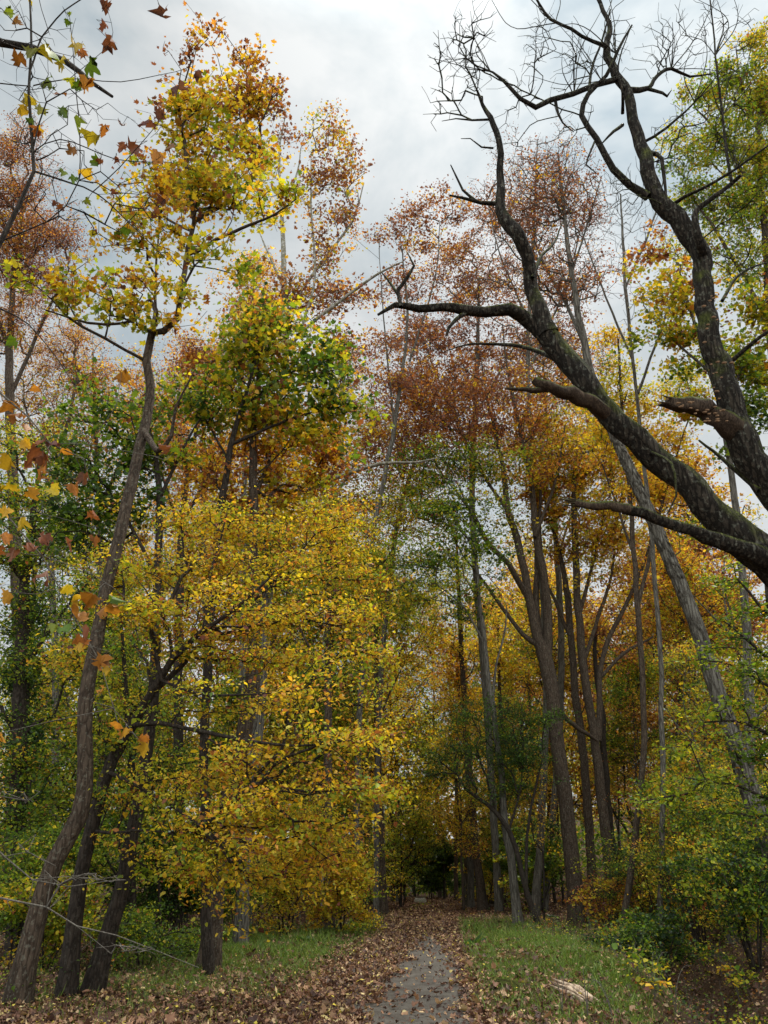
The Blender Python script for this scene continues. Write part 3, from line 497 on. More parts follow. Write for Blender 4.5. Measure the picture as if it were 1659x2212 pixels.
# third leaning trunk of the left group, green crown
t = Tree('young_tulip_tree', 'straight dark leaning trunk, third from the left edge, carrying dull green leaves', 'tree', 13, G(197, 2146), B_DARK, gnarl=.02)
t.stem([(197, 2146, 0, 40.8), (237, 2000, 0, 34), (270, 1880, 0, 30.6), (300, 1720, .2, 28.9), (318, 1600, .4, 25.5), (332, 1480, .6, 23.8), (337, 1350, 1, 20.4), (340, 1200, 1.4, 17), (345, 1060, 1.8, 13.6), (330, 960, 2, 9.3), (310, 880, 2.2, 5.1)], trunk=True, flare=.3)
t.stem([(338, 1250, 1.2, 9), (280, 1130, 2, 7), (220, 1040, 2.6, 4)]); t.stem([(344, 1080, 1.8, 9), (400, 960, 2.4, 6), (450, 880, 3, 3)])
t.crown([(250, 900, 110, 50, 2, .9, GR), (180, 1000, 110, 60, 2, 1.0, GR - .05), (330, 980, 100, 55, 2, .8, GR), (230, 1090, 110, 50, 2, .8, DG + .06), (420, 900, 80, 50, 3, .8, GR + .05), (150, 1150, 110, 50, 2, .8, DG + .05)], size=.12, kind='lobed', per=8, jit=.07)
t.done()

# trunk with pale, brown leaved crown (sycamore)
t = Tree('sycamore', 'pale mottled trunk in the left middle topped by sparse rusty brown leaves', 'tree', 14, GX(470, 25), B_PALE, gnarl=.02)
t.stem([(470, 2040, 0, 30), (500, 1760, 0, 28), (535, 1600, 0, 26), (562, 1400, 0, 25), (586, 1230, 0, 24), (596, 1100, 0, 22), (600, 950, 0, 20), (611, 850, 0, 17), (617, 700, 0, 15), (614, 600, 0, 12), (608, 450, .5, 8), (603, 330, 1, 5), (618, 240, 1, 2)], trunk=True)
for l in ([(617, 690, 0, 9), (662, 610, .5, 7), (720, 535, 1, 6), (765, 470, 1.4, 4), (786, 395, 1.6, 2)], [(608, 780, 0, 9), (650, 720, -.5, 8), (735, 650, -1, 7), (820, 590, -1.5, 5), (870, 565, -2, 2)], [(597, 1110, 0, 12), (640, 1070, -1, 11), (720, 1035, -2, 10), (820, 1003, -3, 8), (900, 998, -4, 5), (960, 985, -4.5, 2)],
          [(650, 715, -.5, 6), (680, 600, -.2, 5), (672, 450, 0, 4), (672, 330, .3, 2)], [(612, 620, 0, 6), (585, 560, .5, 5), (560, 500, 1, 2)], [(606, 460, .5, 5), (640, 380, .8, 4), (650, 320, 1, 2)]): t.stem(l)
t.crown([(712, 290, 40, 50, 0, .5, OR), (745, 350, 34, 60, 0, .5, RU), (688, 380, 42, 60, 0, .45, RU), (735, 450, 50, 60, .5, .4, RU + .03), (705, 540, 55, 60, 0, .42, RU), (670, 640, 80, 60, 0, .6, RU), (560, 660, 60, 50, 1, .6, RU), (745, 640, 55, 50, -.5, .45, BR), (740, 740, 50, 50, -.5, .4, BR), (620, 280, 40, 60, 1, .16, BR), (640, 960, 100, 60, -.5, .5, OR)], size=.13, kind='lobed', per=4, spread=.26, jit=.13)
t.done()

# green maple below it
t = Tree('maple', 'tree with a bright green and yellow leaf mass in front of the pale mottled trunk', 'tree', 15, GX(470, 17.5), B_DARK, gnarl=.03)
t.stem([(430, 2090, 0, 26), (440, 1700, 0, 22), (450, 1400, 0, 19), (470, 1150, 0, 16), (492, 1000, 0, 13), (515, 900, 0, 10), (545, 800, 0, 6), (560, 720, 0, 3)], trunk=True)
t.stem([(500, 960, 0, 8), (590, 920, 0, 6), (700, 880, 0, 3)]); t.stem([(515, 900, 0, 7), (600, 820, .5, 5), (690, 780, 1, 3)]); t.stem([(495, 1000, 0, 6), (440, 900, .5, 4), (400, 840, .6, 2)])
t.crown([(560, 700, 90, 55, 0, .8, GR + .12), (520, 780, 75, 55, 0, .8, YG), (620, 770, 90, 55, .5, .8, GR + .12), (700, 790, 85, 55, .5, .7, GR + .12), (640, 860, 115, 50, 0, .9, GR + .12), (735, 880, 60, 50, 0, .7, YG), (530, 880, 90, 40, 0, .6, YG + .06), (450, 830, 80, 50, .5, .6, YG), (690, 930, 80, 40, 0, .6, YG + .05), (610, 690, 80, 40, 1, .5, YE)], size=.13, kind='star', per=6, jit=.12, spread=.3, cm=.95)
t.done()

def simple(name, label, seed, base, trunk, limbs, blobs, bark=None, size=.12, kind='lobed', per=8, group=None, r0=.0045, jit=.08, flare=.3, cat='tree', trunk2=(), **k):
    t = Tree(name, label, cat, seed, base, bark, group=group, gnarl=k.pop('gnarl', .025), r0=r0)
    t.stem(trunk, trunk=True, flare=flare)
    for q in trunk2: t.stem(q, trunk=True, ground=False)
    for l in limbs: t.stem(l)
    far = base[1] > 28
    if far: size = size * .84; k['cm'] = k.get('cm', 1) * .72
    if blobs: t.crown(blobs, size=size, kind=kind, per=per, jit=jit, **k)
    return t.done()
simple('tulip_tree', 'thick dark trunk standing in the grass behind the golden sprays, orange brown crown', 16, G(450, 2092),
  [(450, 2092, 0, 45.8), (463, 1940, 0, 39.6), (490, 1760, 0, 37), (525, 1600, 0, 33.4), (545, 1450, 0, 31.7), (548, 1300, 0, 26.4), (546, 1100, 0, 19.4), (548, 930, 0, 15), (560, 780, 0, 8.8), (570, 660, 0, 3.5)],
  [[(546, 1080, 0, 10), (600, 960, 1, 7), (650, 880, 1.4, 3)], [(546, 1150, 0, 10), (470, 1050, 1, 7), (400, 980, 2, 3)]],
  [(520, 980, 100, 60, 1, .7, OR), (620, 980, 100, 60, 1, .8, OR - .04), (480, 1060, 100, 50, 1, .7, OR), (640, 1060, 100, 50, 1, .8, YE + .05), (720, 980, 70, 60, 1, .6, RU), (560, 850, 90, 60, 1, .5, RU), (420, 960, 70, 60, 2, .5, RU)], B_BROWN)
simple('tulip_tree', 'slim trunk just right of the thick dark one behind the golden sprays, yellow green crown', 17, G(520, 2045),
  [(520, 2045, 0, 28), (535, 1800, 0, 26), (560, 1550, 0, 24), (570, 1380, 0, 22), (575, 1200, 0, 18), (580, 1000, 0, 12), (590, 850, 0, 5)], [], [(600, 1200, 120, 70, 0, .6, YG), (520, 1130, 110, 60, 0, .6, YG + .06), (660, 1120, 100, 60, 0, .6, YE)], B_GREY)
simple('oak', 'straight trunk at the left edge of the path, second from the path end', 18, G(710, 2012),
  [(710, 2012, 0, 25), (708, 1840, 0, 21), (708, 1600, 0, 18), (709, 1400, 0, 15), (712, 1200, 0, 11), (716, 1060, 0, 5)],
  [[(709, 1480, 0, 7), (660, 1380, 0, 5), (620, 1300, 0, 2)], [(709, 1400, 0, 7), (770, 1290, 0, 5), (820, 1220, 0, 2)]],
  [(720, 1130, 100, 60, 0, .8, YE), (800, 1190, 90, 60, 0, .8, YG), (700, 1250, 110, 60, 0, .6, YG), (790, 1290, 90, 60, 0, .7, YG), (740, 1400, 90, 60, 0, .5, YG)], B_BROWN)
simple('oak', 'thin straight trunk close beside the thicker one by the path', 19, G(792, 1966),
  [(792, 1966, 0, 13), (791, 1800, 0, 12), (787, 1600, 0, 11), (778, 1430, 0, 9), (780, 1300, 0, 5)], [], [(800, 1400, 90, 60, 0, .7, YG), (760, 1320, 80, 50, 0, .6, YE), (830, 1480, 60, 50, 0, .5, YE)], B_BROWN, size=.13)
simple('oak', 'straight brown trunk nearest the left edge of the path by the stone block', 20, G(826, 1976),
  [(826, 1976, 0, 24), (823, 1850, 0, 19), (819, 1700, 0, 16), (815, 1560, 0, 14), (812, 1400, 0, 11), (815, 1250, 0, 6)],
  [[(816, 1560, 0, 6), (850, 1480, 0, 4), (880, 1420, 0, 2)]], [(850, 1330, 90, 70, 0, .8, YG), (800, 1240, 90, 60, 0, .7, YG), (880, 1430, 70, 60, 0, .7, YE)], B_BROWN, size=.14)

# big trunk right of the path, forking
b4 = G(1247, 1998)
simple('oak', 'large dark trunk on the grassy mound right of the path, forking into three stems', 21, b4,
  [(1247, 1998, 0, 39.7), (1238, 1880, 0, 33.9), (1222, 1740, 0, 31.4), (1208, 1640, 0, 30.6), (1195, 1530, 0, 30.6), (1180, 1430, 0, 31.4), (1160, 1375, 0, 21.5), (1145, 1300, 0, 18.2), (1122, 1180, 0, 15.7), (1098, 1100, 0, 13.3), (1085, 1000, .5, 9.1), (1052, 860, 1, 5), (1040, 780, 1, 2.4)],
  [[(1168, 1395, 0, 15), (1130, 1370, 0, 10), (1090, 1320, 0, 8), (1040, 1250, 0, 6), (1000, 1200, 0, 3)], [(1140, 1290, 0, 14), (1100, 1220, -.5, 12), (1060, 1180, -.6, 11), (1020, 1110, -.8, 9), (985, 1060, -1, 4)],
   [(1100, 1110, 0, 9), (1060, 1050, 0, 7), (1010, 960, 0, 4), (980, 880, 0, 2)], [(1155, 1160, 0, 8), (1200, 1040, .5, 6), (1220, 920, .5, 3)], [(1192, 1520, 0, 11), (1240, 1565, .5, 10), (1290, 1600, 1, 6)]],
  [(1050, 900, 110, 70, 0, .9, BR - .04), (920, 870, 90, 70, 0, .9, BR - .02), (960, 1010, 110, 60, 0, .7, GR + .04), (1080, 1010, 110, 60, 0, .5, YG), (880, 960, 80, 60, 0, .6, BR), (1150, 870, 80, 60, 0, .6, RU), (1190, 1000, 80, 70, 0, .5, OR), (980, 800, 110, 60, 1, .7, BR), (900, 1090, 80, 50, 0, .6, YG), (1080, 1130, 90, 60, 0, .35, YG)], B_BROWN, size=.15,
  trunk2=[[(1180, 1440, 0, 22.1), (1184, 1340, .3, 19.6), (1174, 1240, .3, 17.8), (1158, 1160, .3, 16.1), (1150, 1060, .4, 12.8), (1130, 960, .6, 10.2), (1112, 880, .8, 7.6), (1095, 790, 1, 4.2), (1085, 700, 1, 2.5)], [(1168, 1380, .4, 14), (1158, 1300, .6, 13), (1160, 1200, .8, 11), (1165, 1120, 1, 8), (1172, 1010, 1, 4)]], spread=.25)
simple('oak', 'slim lichen spotted trunk between the path and the large forked trunk', 22, G(1122, 2000),
  [(1122, 2000, 0, 22), (1105, 1870, 0, 18), (1090, 1760, 0, 16), (1078, 1640, 0, 14), (1062, 1520, 0, 12), (1048, 1400, 0, 10), (1032, 1260, 0, 8), (1020, 1120, 0, 4)],
  [[(1064, 1520, 0, 7), (1072, 1440, 0, 5), (1090, 1370, 0, 4), (1095, 1310, 0, 2)], [(1045, 1390, 0, 5), (1000, 1310, 0, 4), (940, 1260, 0, 2)]],
  [(960, 1110, 90, 55, 0, 1.0, GR + .02), (1020, 1180, 80, 50, 0, .8, GR), (930, 1200, 80, 50, 0, .9, GR + .04), (1010, 1290, 70, 50, 0, .6, GR + .05), (900, 1290, 70, 50, 0, .7, YG)], B_GREY, size=.15)
simple('oak', 'straight trunk at the right edge of the path beside the woodpile', 23, G(1046, 1968),
  [(1046, 1968, 0, 22), (1030, 1850, 0, 17), (1020, 1720, 0, 14), (1006, 1560, 0, 12), (996, 1400, 0, 11), (990, 1260, 0, 8), (985, 1150, 0, 4)], [], [(990, 1250, 90, 60, 0, .6, YG), (1030, 1400, 70, 60, 0, .5, YE), (950, 1370, 60, 60, 0, .6, YE + .03)], B_BROWN, size=.15)
simple('oak', 'left one of two reddish brown trunks behind the large forked trunk, golden crown', 24, GX(1276, 37),
  [(1290, 1950, 0, 21), (1272, 1780, 0, 19), (1258, 1620, 0, 17), (1242, 1480, 0, 15), (1234, 1380, 0, 14), (1226, 1290, 0, 14), (1210, 1200, 0, 9), (1185, 1120, 0, 4)],
  [[(1236, 1390, 0, 9), (1195, 1290, 0, 7), (1160, 1230, 0, 3)]], [(1200, 1150, 80, 70, 0, .9, YE + .04), (1170, 1050, 80, 70, 0, .8, YE + .03), (1240, 1050, 90, 80, 0, 1.0, YE + .04), (1200, 950, 90, 60, 0, .8, YE + .06)], B_BROWN, size=.16)
simple('oak', 'right one of two reddish brown trunks behind the large forked trunk, golden crown', 25, GX(1315, 36),
  [(1322, 1950, 0, 24), (1308, 1800, 0, 22), (1290, 1640, 0, 20), (1270, 1500, 0, 18), (1256, 1400, 0, 17), (1248, 1300, 0, 15), (1243, 1180, 0, 14), (1240, 1080, 0, 10), (1245, 950, 0, 5)],
  [[(1292, 1600, 0, 14), (1296, 1480, 0, 12), (1310, 1390, 0, 10), (1350, 1310, 0, 8), (1390, 1220, 0, 6), (1405, 1170, 0, 3)], [(1258, 1440, 0, 10), (1290, 1340, 0, 8), (1320, 1240, 0, 6), (1330, 1150, 0, 3)], [(1250, 1330, 0, 9), (1285, 1200, 0, 7), (1310, 1080, 0, 4)], [(1300, 1460, 0, 8), (1350, 1410, 0, 7), (1410, 1375, 0, 4)]],
  [(1300, 1050, 90, 80, 0, 1.0, YE + .06), (1260, 940, 90, 70, 0, .9, YE + .05), (1340, 1140, 80, 70, 0, 1.0, YE + .06), (1280, 1180, 80, 70, 0, .8, YE + .05), (1340, 960, 80, 70, 0, .8, YE + .04), (1400, 1040, 60, 80, 0, .8, YE + .08), (1370, 1250, 60, 50, 0, .5, OR)], B_BROWN, size=.16)
simple('oak', 'slender trunk right beside the pair of reddish brown trunks', 26, GX(1335, 37),
  [(1335, 1940, 0, 18), (1318, 1780, 0, 15), (1305, 1640, 0, 14), (1300, 1540, 0, 12), (1285, 1420, 0, 9), (1290, 1330, 0, 5)], [], [(1300, 1330, 80, 50, 0, .4, OR), (1350, 1400, 60, 50, 0, .4, RU)], B_DARK, size=.15)
# arching holly sapling
t = Tree('arching_sapling', 'thin black sapling curving over to the left from the mound, with small dark green leaves', 'tree', 27, G(1168, 2003), B_DARK, gnarl=.02, r0=.004)
t.stem([(1168, 2003, 0, 15), (1140, 1930, 0, 12), (1115, 1830, 0, 11), (1085, 1770, 0, 10), (1050, 1735, 0, 8), (1005, 1705, 0, 6), (985, 1670, 0, 3)], trunk=True)
t.stem([(1137, 1910, 0, 8), (1138, 1830, 0, 7), (1145, 1760, 0, 6), (1160, 1690, 0, 5), (1172, 1640, 0, 2)]); t.stem([(1100, 1790, 0, 6), (1125, 1700, 0, 4), (1130, 1600, 0, 2)])
t.crown([(1060, 1560, 110, 50, 0, .9, DG + .04), (1120, 1640, 90, 50, 0, .9, DG + .04), (1000, 1640, 80, 50, 0, .9, DG + .05), (1060, 1700, 80, 35, 0, .5, DG + .05), (1170, 1560, 50, 50, 0, .6, DG + .08)], size=.09, kind='oval', per=9, jit=.05, spread=.14)
t.done()

# shagbark trunk slanting behind the mossy one
t = Tree('shagbark_hickory', 'tall grey shaggy barked trunk slanting up left behind the mossy bough', 'tree', 28, GX(1700, 20), B_GREY, gnarl=.015)
c = t.stem([(1700, 1960, 0, 52.2), (1650, 1800, 0, 41.4), (1590, 1610, 0, 36), (1545, 1480, 0, 32.4), (1490, 1310, 0, 29.7), (1430, 1170, 0, 27), (1380, 1060, 0, 24.3), (1330, 945, 0, 21.6), (1285, 840, 0, 18.9), (1262, 740, 0, 15.3), (1245, 650, 0, 12.6), (1228, 540, 0, 9.9), (1216, 430, 0, 7.2), (1205, 330, 0, 3.6)], trunk=True, flare=.3)
fl = t.tr; rg = np.random.default_rng(3)
for i_ in range(420):                                          # peeling plates of bark
    k = rg.integers(1, len(c) * 3 // 5); p, q = c[k, :3], c[min(k + 1, len(c) - 1), :3]; ax = norm((q - p)[None])[0]; p = p + (q - p) * rg.random(); a = rg.uniform(0, 6.28)
    u = norm(np.cross(ax, [0, 1, .1])[None])[0]; v = np.cross(ax, u); o_ = u * math.cos(a) + v * math.sin(a); tn = np.cross(ax, o_); w_ = rg.uniform(.02, .045); L_ = rg.uniform(.12, .38); r_ = c[k, 3]
    lift = rg.uniform(.012, .05); A = p + o_ * (r_ * .97); B = A + ax * L_ * .5 + o_ * (.008); Cc = A - ax * L_ * .5 + o_ * lift
    F = np.array([B - tn * w_, B + tn * w_, A + o_ * .016 + tn * w_, A + o_ * .016 - tn * w_, Cc - tn * w_ * .7, Cc + tn * w_ * .5]); F2 = F - o_ * .012
    fl.add(np.vstack([F, F2]), [[0, 1, 2, 3], [3, 2, 5, 4], [9, 8, 7, 6], [10, 11, 8, 9], [0, 6, 7, 1], [1, 7, 8, 2], [2, 8, 11, 5], [5, 11, 10, 4], [4, 10, 9, 3], [3, 9, 6, 0]])
for l in ([(1262, 745, 0, 9), (1225, 660, 1, 7), (1170, 560, 2, 5), (1130, 450, 2, 2)], [(1235, 590, 0, 6), (1270, 480, 0, 4), (1300, 380, 0, 2)], [(1590, 1610, 0, 9), (1640, 1540, -.5, 7), (1720, 1480, -1, 4)]): t.stem(l)
t.crown([(1190, 400, 90, 110, 0, .22, BR), (1130, 480, 80, 90, 1, .22, PU), (1250, 440, 70, 90, 0, .16, PU), (1180, 600, 90, 80, 1, .3, BR), (1270, 600, 70, 80, 0, .14, BR)], size=.09, kind='oval', per=4, spread=.12, seg=.5, dup=1.6)
t.done()

def snag(mb, a, b, r):                                     # splinters at a broken end
    rg = np.random.default_rng(int(abs(a[0]) * 1e4) % 9999)
    for i in range(9): o = rg.normal(0, r * .5, 3); mb.tube([a - (b - a) * .5 + o, a + o, b + o * 1.3 + (b - a) * rg.uniform(-.5, .6)], [r * .3, r * .28, .002], 4, .1, rg)
# the two mossy trees leaning in from the right, close to the viewer
t = Tree('mossy_tree', 'massive moss covered trunk leaning far left across the right side with a long horizontal bough', 'tree', 30, (7.1, 6.3, float(hgt(7.1, 6.3))), B_MOSS, gnarl=.025, r0=.0028)
q = t.px([(1760, 1290, .2, 105.6), (1680, 1215, .2, 89.2), (1600, 1160, .2, 74.6), (1545, 1105, .2, 63.7), (1470, 1035, .2, 56.4), (1400, 970, .2, 52.8), (1330, 905, .2, 51), (1272, 842, .2, 50.1), (1218, 770, .2, 46.4), (1180, 715, .2, 43.7)])
z0 = float(hgt(7.1, 6.3)); base = np.array([[7.1, 6.3, z0 - .2, .5], [6.55, 6.35, z0 + 1.0, .36], [5.6, 6.45, z0 + 2.4, .31]])
t.stem(np.vstack([base, q]), world=True, trunk=True, rough=.06, flare=.3, sides=22, step=.14)
t.stem([(1185, 725, .2, 45.5), (1160, 665, .2, 34.6), (1145, 610, .2, 29.1), (1138, 555, .1, 27.3), (1120, 510, 0, 29.1), (1090, 470, 0, 25.5), (1078, 430, 0, 20), (1082, 370, 0, 14.6), (1078, 300, -.1, 12.7), (1060, 255, -.1, 10.9), (1042, 225, -.1, 7.3), (1030, 195, -.2, 4.5)], trunk=True, ground=False, sides=16, step=.12, rough=.07)
t.stem([(1190, 735, .2, 41.9), (1150, 690, .2, 30.9), (1100, 672, .1, 25.5), (1050, 672, .1, 22.8), (1000, 668, 0, 22.8), (960, 664, 0, 18.2), (905, 665, 0, 16.4), (850, 660, -.1, 10.9), (815, 678, -.1, 5.5)], trunk=True, ground=False, sides=14, step=.12, rough=.08)
for l in ([(866, 662, -.1, 9.1), (860, 628, -.1, 8.2), (880, 600, -.1, 8.2), (893, 575, -.1, 5.5), (880, 545, -.1, 2.7)], [(862, 640, -.1, 7.3), (842, 610, 0, 5.5), (826, 590, 0, 2.7)], [(1010, 672, 0, 10.9), (985, 690, 0, 9.1), (970, 708, -.1, 7.3), (966, 725, -.1, 4.5)],
          [(1080, 440, 0, 10.9), (1040, 437, 0, 8.2), (1005, 428, 0, 6.4), (972, 422, 0, 3.6)], [(1030, 436, 0, 7.3), (1000, 410, 0, 5.5), (985, 380, 0, 4.5), (974, 357, 0, 2.7)], [(1060, 258, -.1, 5.5), (1020, 258, -.1, 4.5), (985, 255, -.1, 2.7), (955, 262, -.1, 1.4)], [(1066, 320, 0, 4.5), (1040, 318, 0, 3.6), (1015, 300, 0, 2.3), (995, 300, 0, 1.4)],
          [(1150, 600, .1, 9.1), (1165, 560, .3, 7.3), (1200, 520, .6, 4.5), (1215, 480, .8, 2.7)], [(1220, 790, .2, 14.6), (1180, 765, .6, 10.9), (1100, 745, 1, 8.2), (1020, 745, 1.2, 4.5), (960, 760, 1.3, 1.8)], [(1400, 975, .2, 7.3), (1450, 1000, -.2, 6.4), (1460, 1070, -.3, 4.5), (1440, 1110, -.3, 2.7)]):
    t.stem(l, sides=8, gn=.02)
rot = MB(); t.stem([(1320, 905, .2, 30.9), (1285, 880, .1, 30.9), (1245, 858, 0, 29.1), (1205, 840, -.1, 23.7), (1172, 832, -.1, 21.8), (1156, 820, -.1, 17.3)], sides=10, mb=rot, rough=.14, step=.06); t.stem([(1200, 842, -.1, 14.6), (1160, 840, -.1, 11.8), (1125, 842, -.2, 9.1), (1092, 840, -.2, 4.5)], sides=8, mb=rot, rough=.14, step=.07)
t.extra.append(('broken_limb', rot, B_ROT))
t.stem([(1680, 1220, .2, 56.4), (1600, 1188, 0, 41.9), (1530, 1160, -.1, 30), (1470, 1138, -.2, 25.5), (1400, 1110, -.2, 22.8), (1350, 1099, -.3, 21.8)], sides=12, rough=.08, step=.1)
rot = MB(); t.stem([(1362, 1100, -.3, 22.8), (1330, 1094, -.3, 21.8), (1290, 1089, -.3, 19.1), (1240, 1084, -.3, 14.6)], sides=10, mb=rot, rough=.14, step=.06); snag(rot, P(1245, 1084, 6.0), P(1218, 1080, 6.0), .03)
t.extra.append(('broken_limb', rot, B_ROT))
t.crown([(1000, 100, 60, 60, 0, 22, 0), (960, 160, 45, 50, 0, 14, 0), (985, 230, 55, 40, 0, 14, 0)], noleaf=True, per=1, dy=.5, seg=.14, curl=.3, alpha=.45)
t.done()
t = Tree('mossy_tree', 'upright crooked mossy trunk at the right edge with bare twisting limbs', 'tree', 31, (8.3, 7.6, float(hgt(8.3, 7.6))), B_MOSS, gnarl=.025, r0=.0024)
z0 = float(hgt(8.3, 7.6)); q = t.px([(1780, 1190, 0, 78.3), (1700, 1095, 0, 72.8), (1640, 1015, 0, 65.5), (1600, 950, 0, 61.9), (1573, 880, 0, 52.8), (1560, 800, 0, 47.3), (1535, 720, 0, 43.7), (1522, 640, 0, 41.9), (1520, 570, 0, 40), (1490, 510, 0, 41), (1447, 455, 0, 39.1), (1408, 400, 0, 32.8), (1392, 340, 0, 29.1), (1366, 260, 0, 22.8), (1354, 200, 0, 20.9), (1325, 150, 0, 18.2), (1310, 100, 0, 13.7), (1318, 60, 0, 10.9), (1295, 10, 0, 8.2), (1280, -60, 0, 4.5)])
t.stem(np.vstack([[[8.3, 7.6, z0 - .2, .42], [8.0, 7.6, z0 + 1.2, .33], [7.0, 7.6, z0 + 2.9, .29]], q]), world=True, trunk=True, rough=.06, flare=.3, sides=20, step=.15)
for l in ([(1352, 195, 0, 18.2), (1330, 172, 0, 14.6), (1290, 182, -.1, 12.7), (1240, 205, -.2, 11.8), (1190, 218, -.2, 11.8), (1158, 232, -.2, 11.8), (1125, 212, -.3, 9.1), (1090, 175, -.3, 7.3), (1065, 155, -.3, 4.5), (1030, 140, -.3, 2.7), (990, 110, -.3, 1.5)],
          [(1400, 425, 0, 20), (1360, 400, 0, 15.5), (1325, 365, -.1, 14.6), (1290, 300, -.2, 12.7), (1258, 250, -.2, 11.8), (1270, 205, -.2, 10), (1310, 165, -.3, 8.2), (1335, 110, -.4, 6.4), (1365, 55, -.4, 3.6)],
          [(1525, 560, 0, 27.3), (1508, 530, -.2, 20), (1500, 480, -.3, 14.6), (1505, 452, -.3, 12.7), (1545, 425, -.4, 10), (1580, 395, -.4, 9.1), (1600, 380, -.5, 7.3)], [(1580, 392, -.4, 7.3), (1572, 340, -.4, 6.4), (1560, 250, -.4, 5.5), (1548, 150, -.5, 4.5), (1540, 60, -.5, 3.6), (1530, -40, -.6, 2.7)],
          [(1450, 445, 0, 9.1), (1480, 425, -.2, 7.3), (1530, 400, -.4, 6.4), (1590, 365, -.6, 5.5), (1659, 315, -.8, 3.6), (1720, 290, -.9, 2.7)], [(1360, 195, 0, 13.7), (1400, 190, .1, 10), (1420, 165, .2, 8.2), (1450, 148, .3, 7.3), (1490, 165, .4, 5.5), (1540, 160, .4, 2.7)], [(1400, 192, .1, 8.2), (1430, 200, 0, 6.4), (1440, 208, 0, 5.5), (1450, 195, 0, 1.8)],
          [(1314, 105, 0, 10), (1280, 90, -.2, 8.2), (1235, 62, -.3, 7.3), (1190, 40, -.3, 6.4), (1155, -10, -.4, 4.5)], [(1392, 330, 0, 14.6), (1418, 335, 0, 10), (1428, 345, -.1, 8.2), (1435, 385, -.1, 7.3), (1440, 440, -.1, 3.6)], [(1385, 310, 0, 6.4), (1440, 275, -.2, 5.5), (1500, 220, -.4, 3.6), (1560, 150, -.6, 1.8)],
          [(1272, 200, -.2, 6.4), (1278, 150, 0, 5.5), (1300, 90, .1, 4.5), (1320, 20, .2, 2.7)], [(1200, 220, -.2, 7.3), (1206, 245, -.2, 5.5), (1215, 265, -.2, 3.6), (1240, 285, -.2, 1.8)], [(1345, 270, 0, 8.2), (1325, 285, -.1, 6.4), (1300, 310, -.1, 2.7)], [(1345, 245, 0, 7.3), (1345, 200, -.3, 5.5), (1335, 140, -.4, 3.6), (1365, 55, -.5, 1.8)],
          [(1285, 305, -.2, 4.5), (1268, 355, -.2, 3.6), (1290, 375, -.2, 1.8)], [(1580, 780, 0, 10.9), (1640, 730, -.3, 7.3), (1720, 680, -.6, 4.5)], [(1560, 650, 0, 8.2), (1600, 590, .2, 5.5), (1680, 560, .4, 2.7)], [(1640, 1060, 0, 12.7), (1560, 990, .3, 8.2), (1510, 950, .5, 4.5)]):
    t.stem(l, sides=8, gn=.02)
rot = MB(); t.stem([(1600, 940, 0, 51), (1555, 905, -.1, 45.5), (1515, 885, -.1, 40), (1470, 874, -.2, 30.9), (1436, 868, -.2, 23.7)], sides=14, mb=rot, rough=.14, step=.06); snag(rot, P(1440, 868, 7.4), P(1420, 864, 7.4), .06)
t.extra.append(('broken_limb', rot, B_ROT))
rg = np.random.default_rng(5); FUNG = soft((.16, .09, .045), .9, .2, 30)
for i_ in range(60):                                       # bracket fungi on the stub and the trunk
    u = rg.random(); p = P(1440 + u * 130, 866 + u * 40 + rg.normal(0, 14), 7.6 - .2 - .11) if i_ < 30 else P(rg.normal(1535 + (i_ % 3) * 10, 14), rg.uniform(640, 880), 7.6 - .19)
    r_ = rg.uniform(.014, .034); a = np.linspace(0, 2 * np.pi, 8)[:-1]; fu = MB(); fu.add(np.vstack([np.stack([np.cos(a) * r_, np.sin(a) * r_ * .8, 0 * a + .006], 1) + p, p + [0, 0, -.012]]), [[0, 1, 2, 3, 4, 5, 6]] + [[j, 7, (j + 1) % 7] for j in range(7)])
    t.extra.append(('bracket_fungus', fu, FUNG))
rg = np.random.default_rng(17)                             # long fine whips
for i_ in range(46):
    sx, sy, sd = [(1560, 250, -.4), (1450, 150, .3), (1500, 220, -.4), (1330, 115, -.4), (1240, 205, -.2), (1545, 120, -.5), (1300, 175, -.3), (1200, 50, -.3), (1590, 365, -.6), (1060, 155, -.3)][i_ % 10]
    a_ = rg.normal(1.9 if sx < 1350 else 1.25, .65); L_ = rg.uniform(80, 210); b_ = a_ + rg.normal(0, .5); m_ = (sx + math.cos(a_) * L_ * .5, sy - math.sin(a_) * L_ * .5)
    e_ = (m_[0] + math.cos(b_) * L_ * .5, m_[1] - math.sin(b_) * L_ * .5); dz_ = rg.uniform(-.5, .5)
    t.stem([(sx, sy, sd, 2.6), (m_[0], m_[1], sd + dz_ * .5, 1.9), (e_[0], e_[1], sd + dz_, 1)], mb=t.tr, sides=4, gn=.008, step=.12)
t.crown([(1010, 110, 60, 50, -.3, 34, 0), (1150, 110, 60, 70, -.3, 30, 0), (1230, 130, 80, 90, 0, 34, 0), (1120, 240, 80, 50, 0, 18, 0), (1450, 90, 90, 90, 0, 46, 0), (1560, 90, 90, 90, 0, 46, 0), (1380, 60, 60, 80, 0, 18, 0), (1460, 300, 90, 90, 0, 46, 0), (1590, 250, 90, 90, 0, 40, 0), (1320, 430, 60, 70, 0, 18, 0), (1610, 480, 60, 100, 0, 26, 0), (1230, 290, 40, 50, 0, 12, 0)], noleaf=True, per=1, dy=.7, seg=.14, curl=.3, alpha=.4)
t.done()
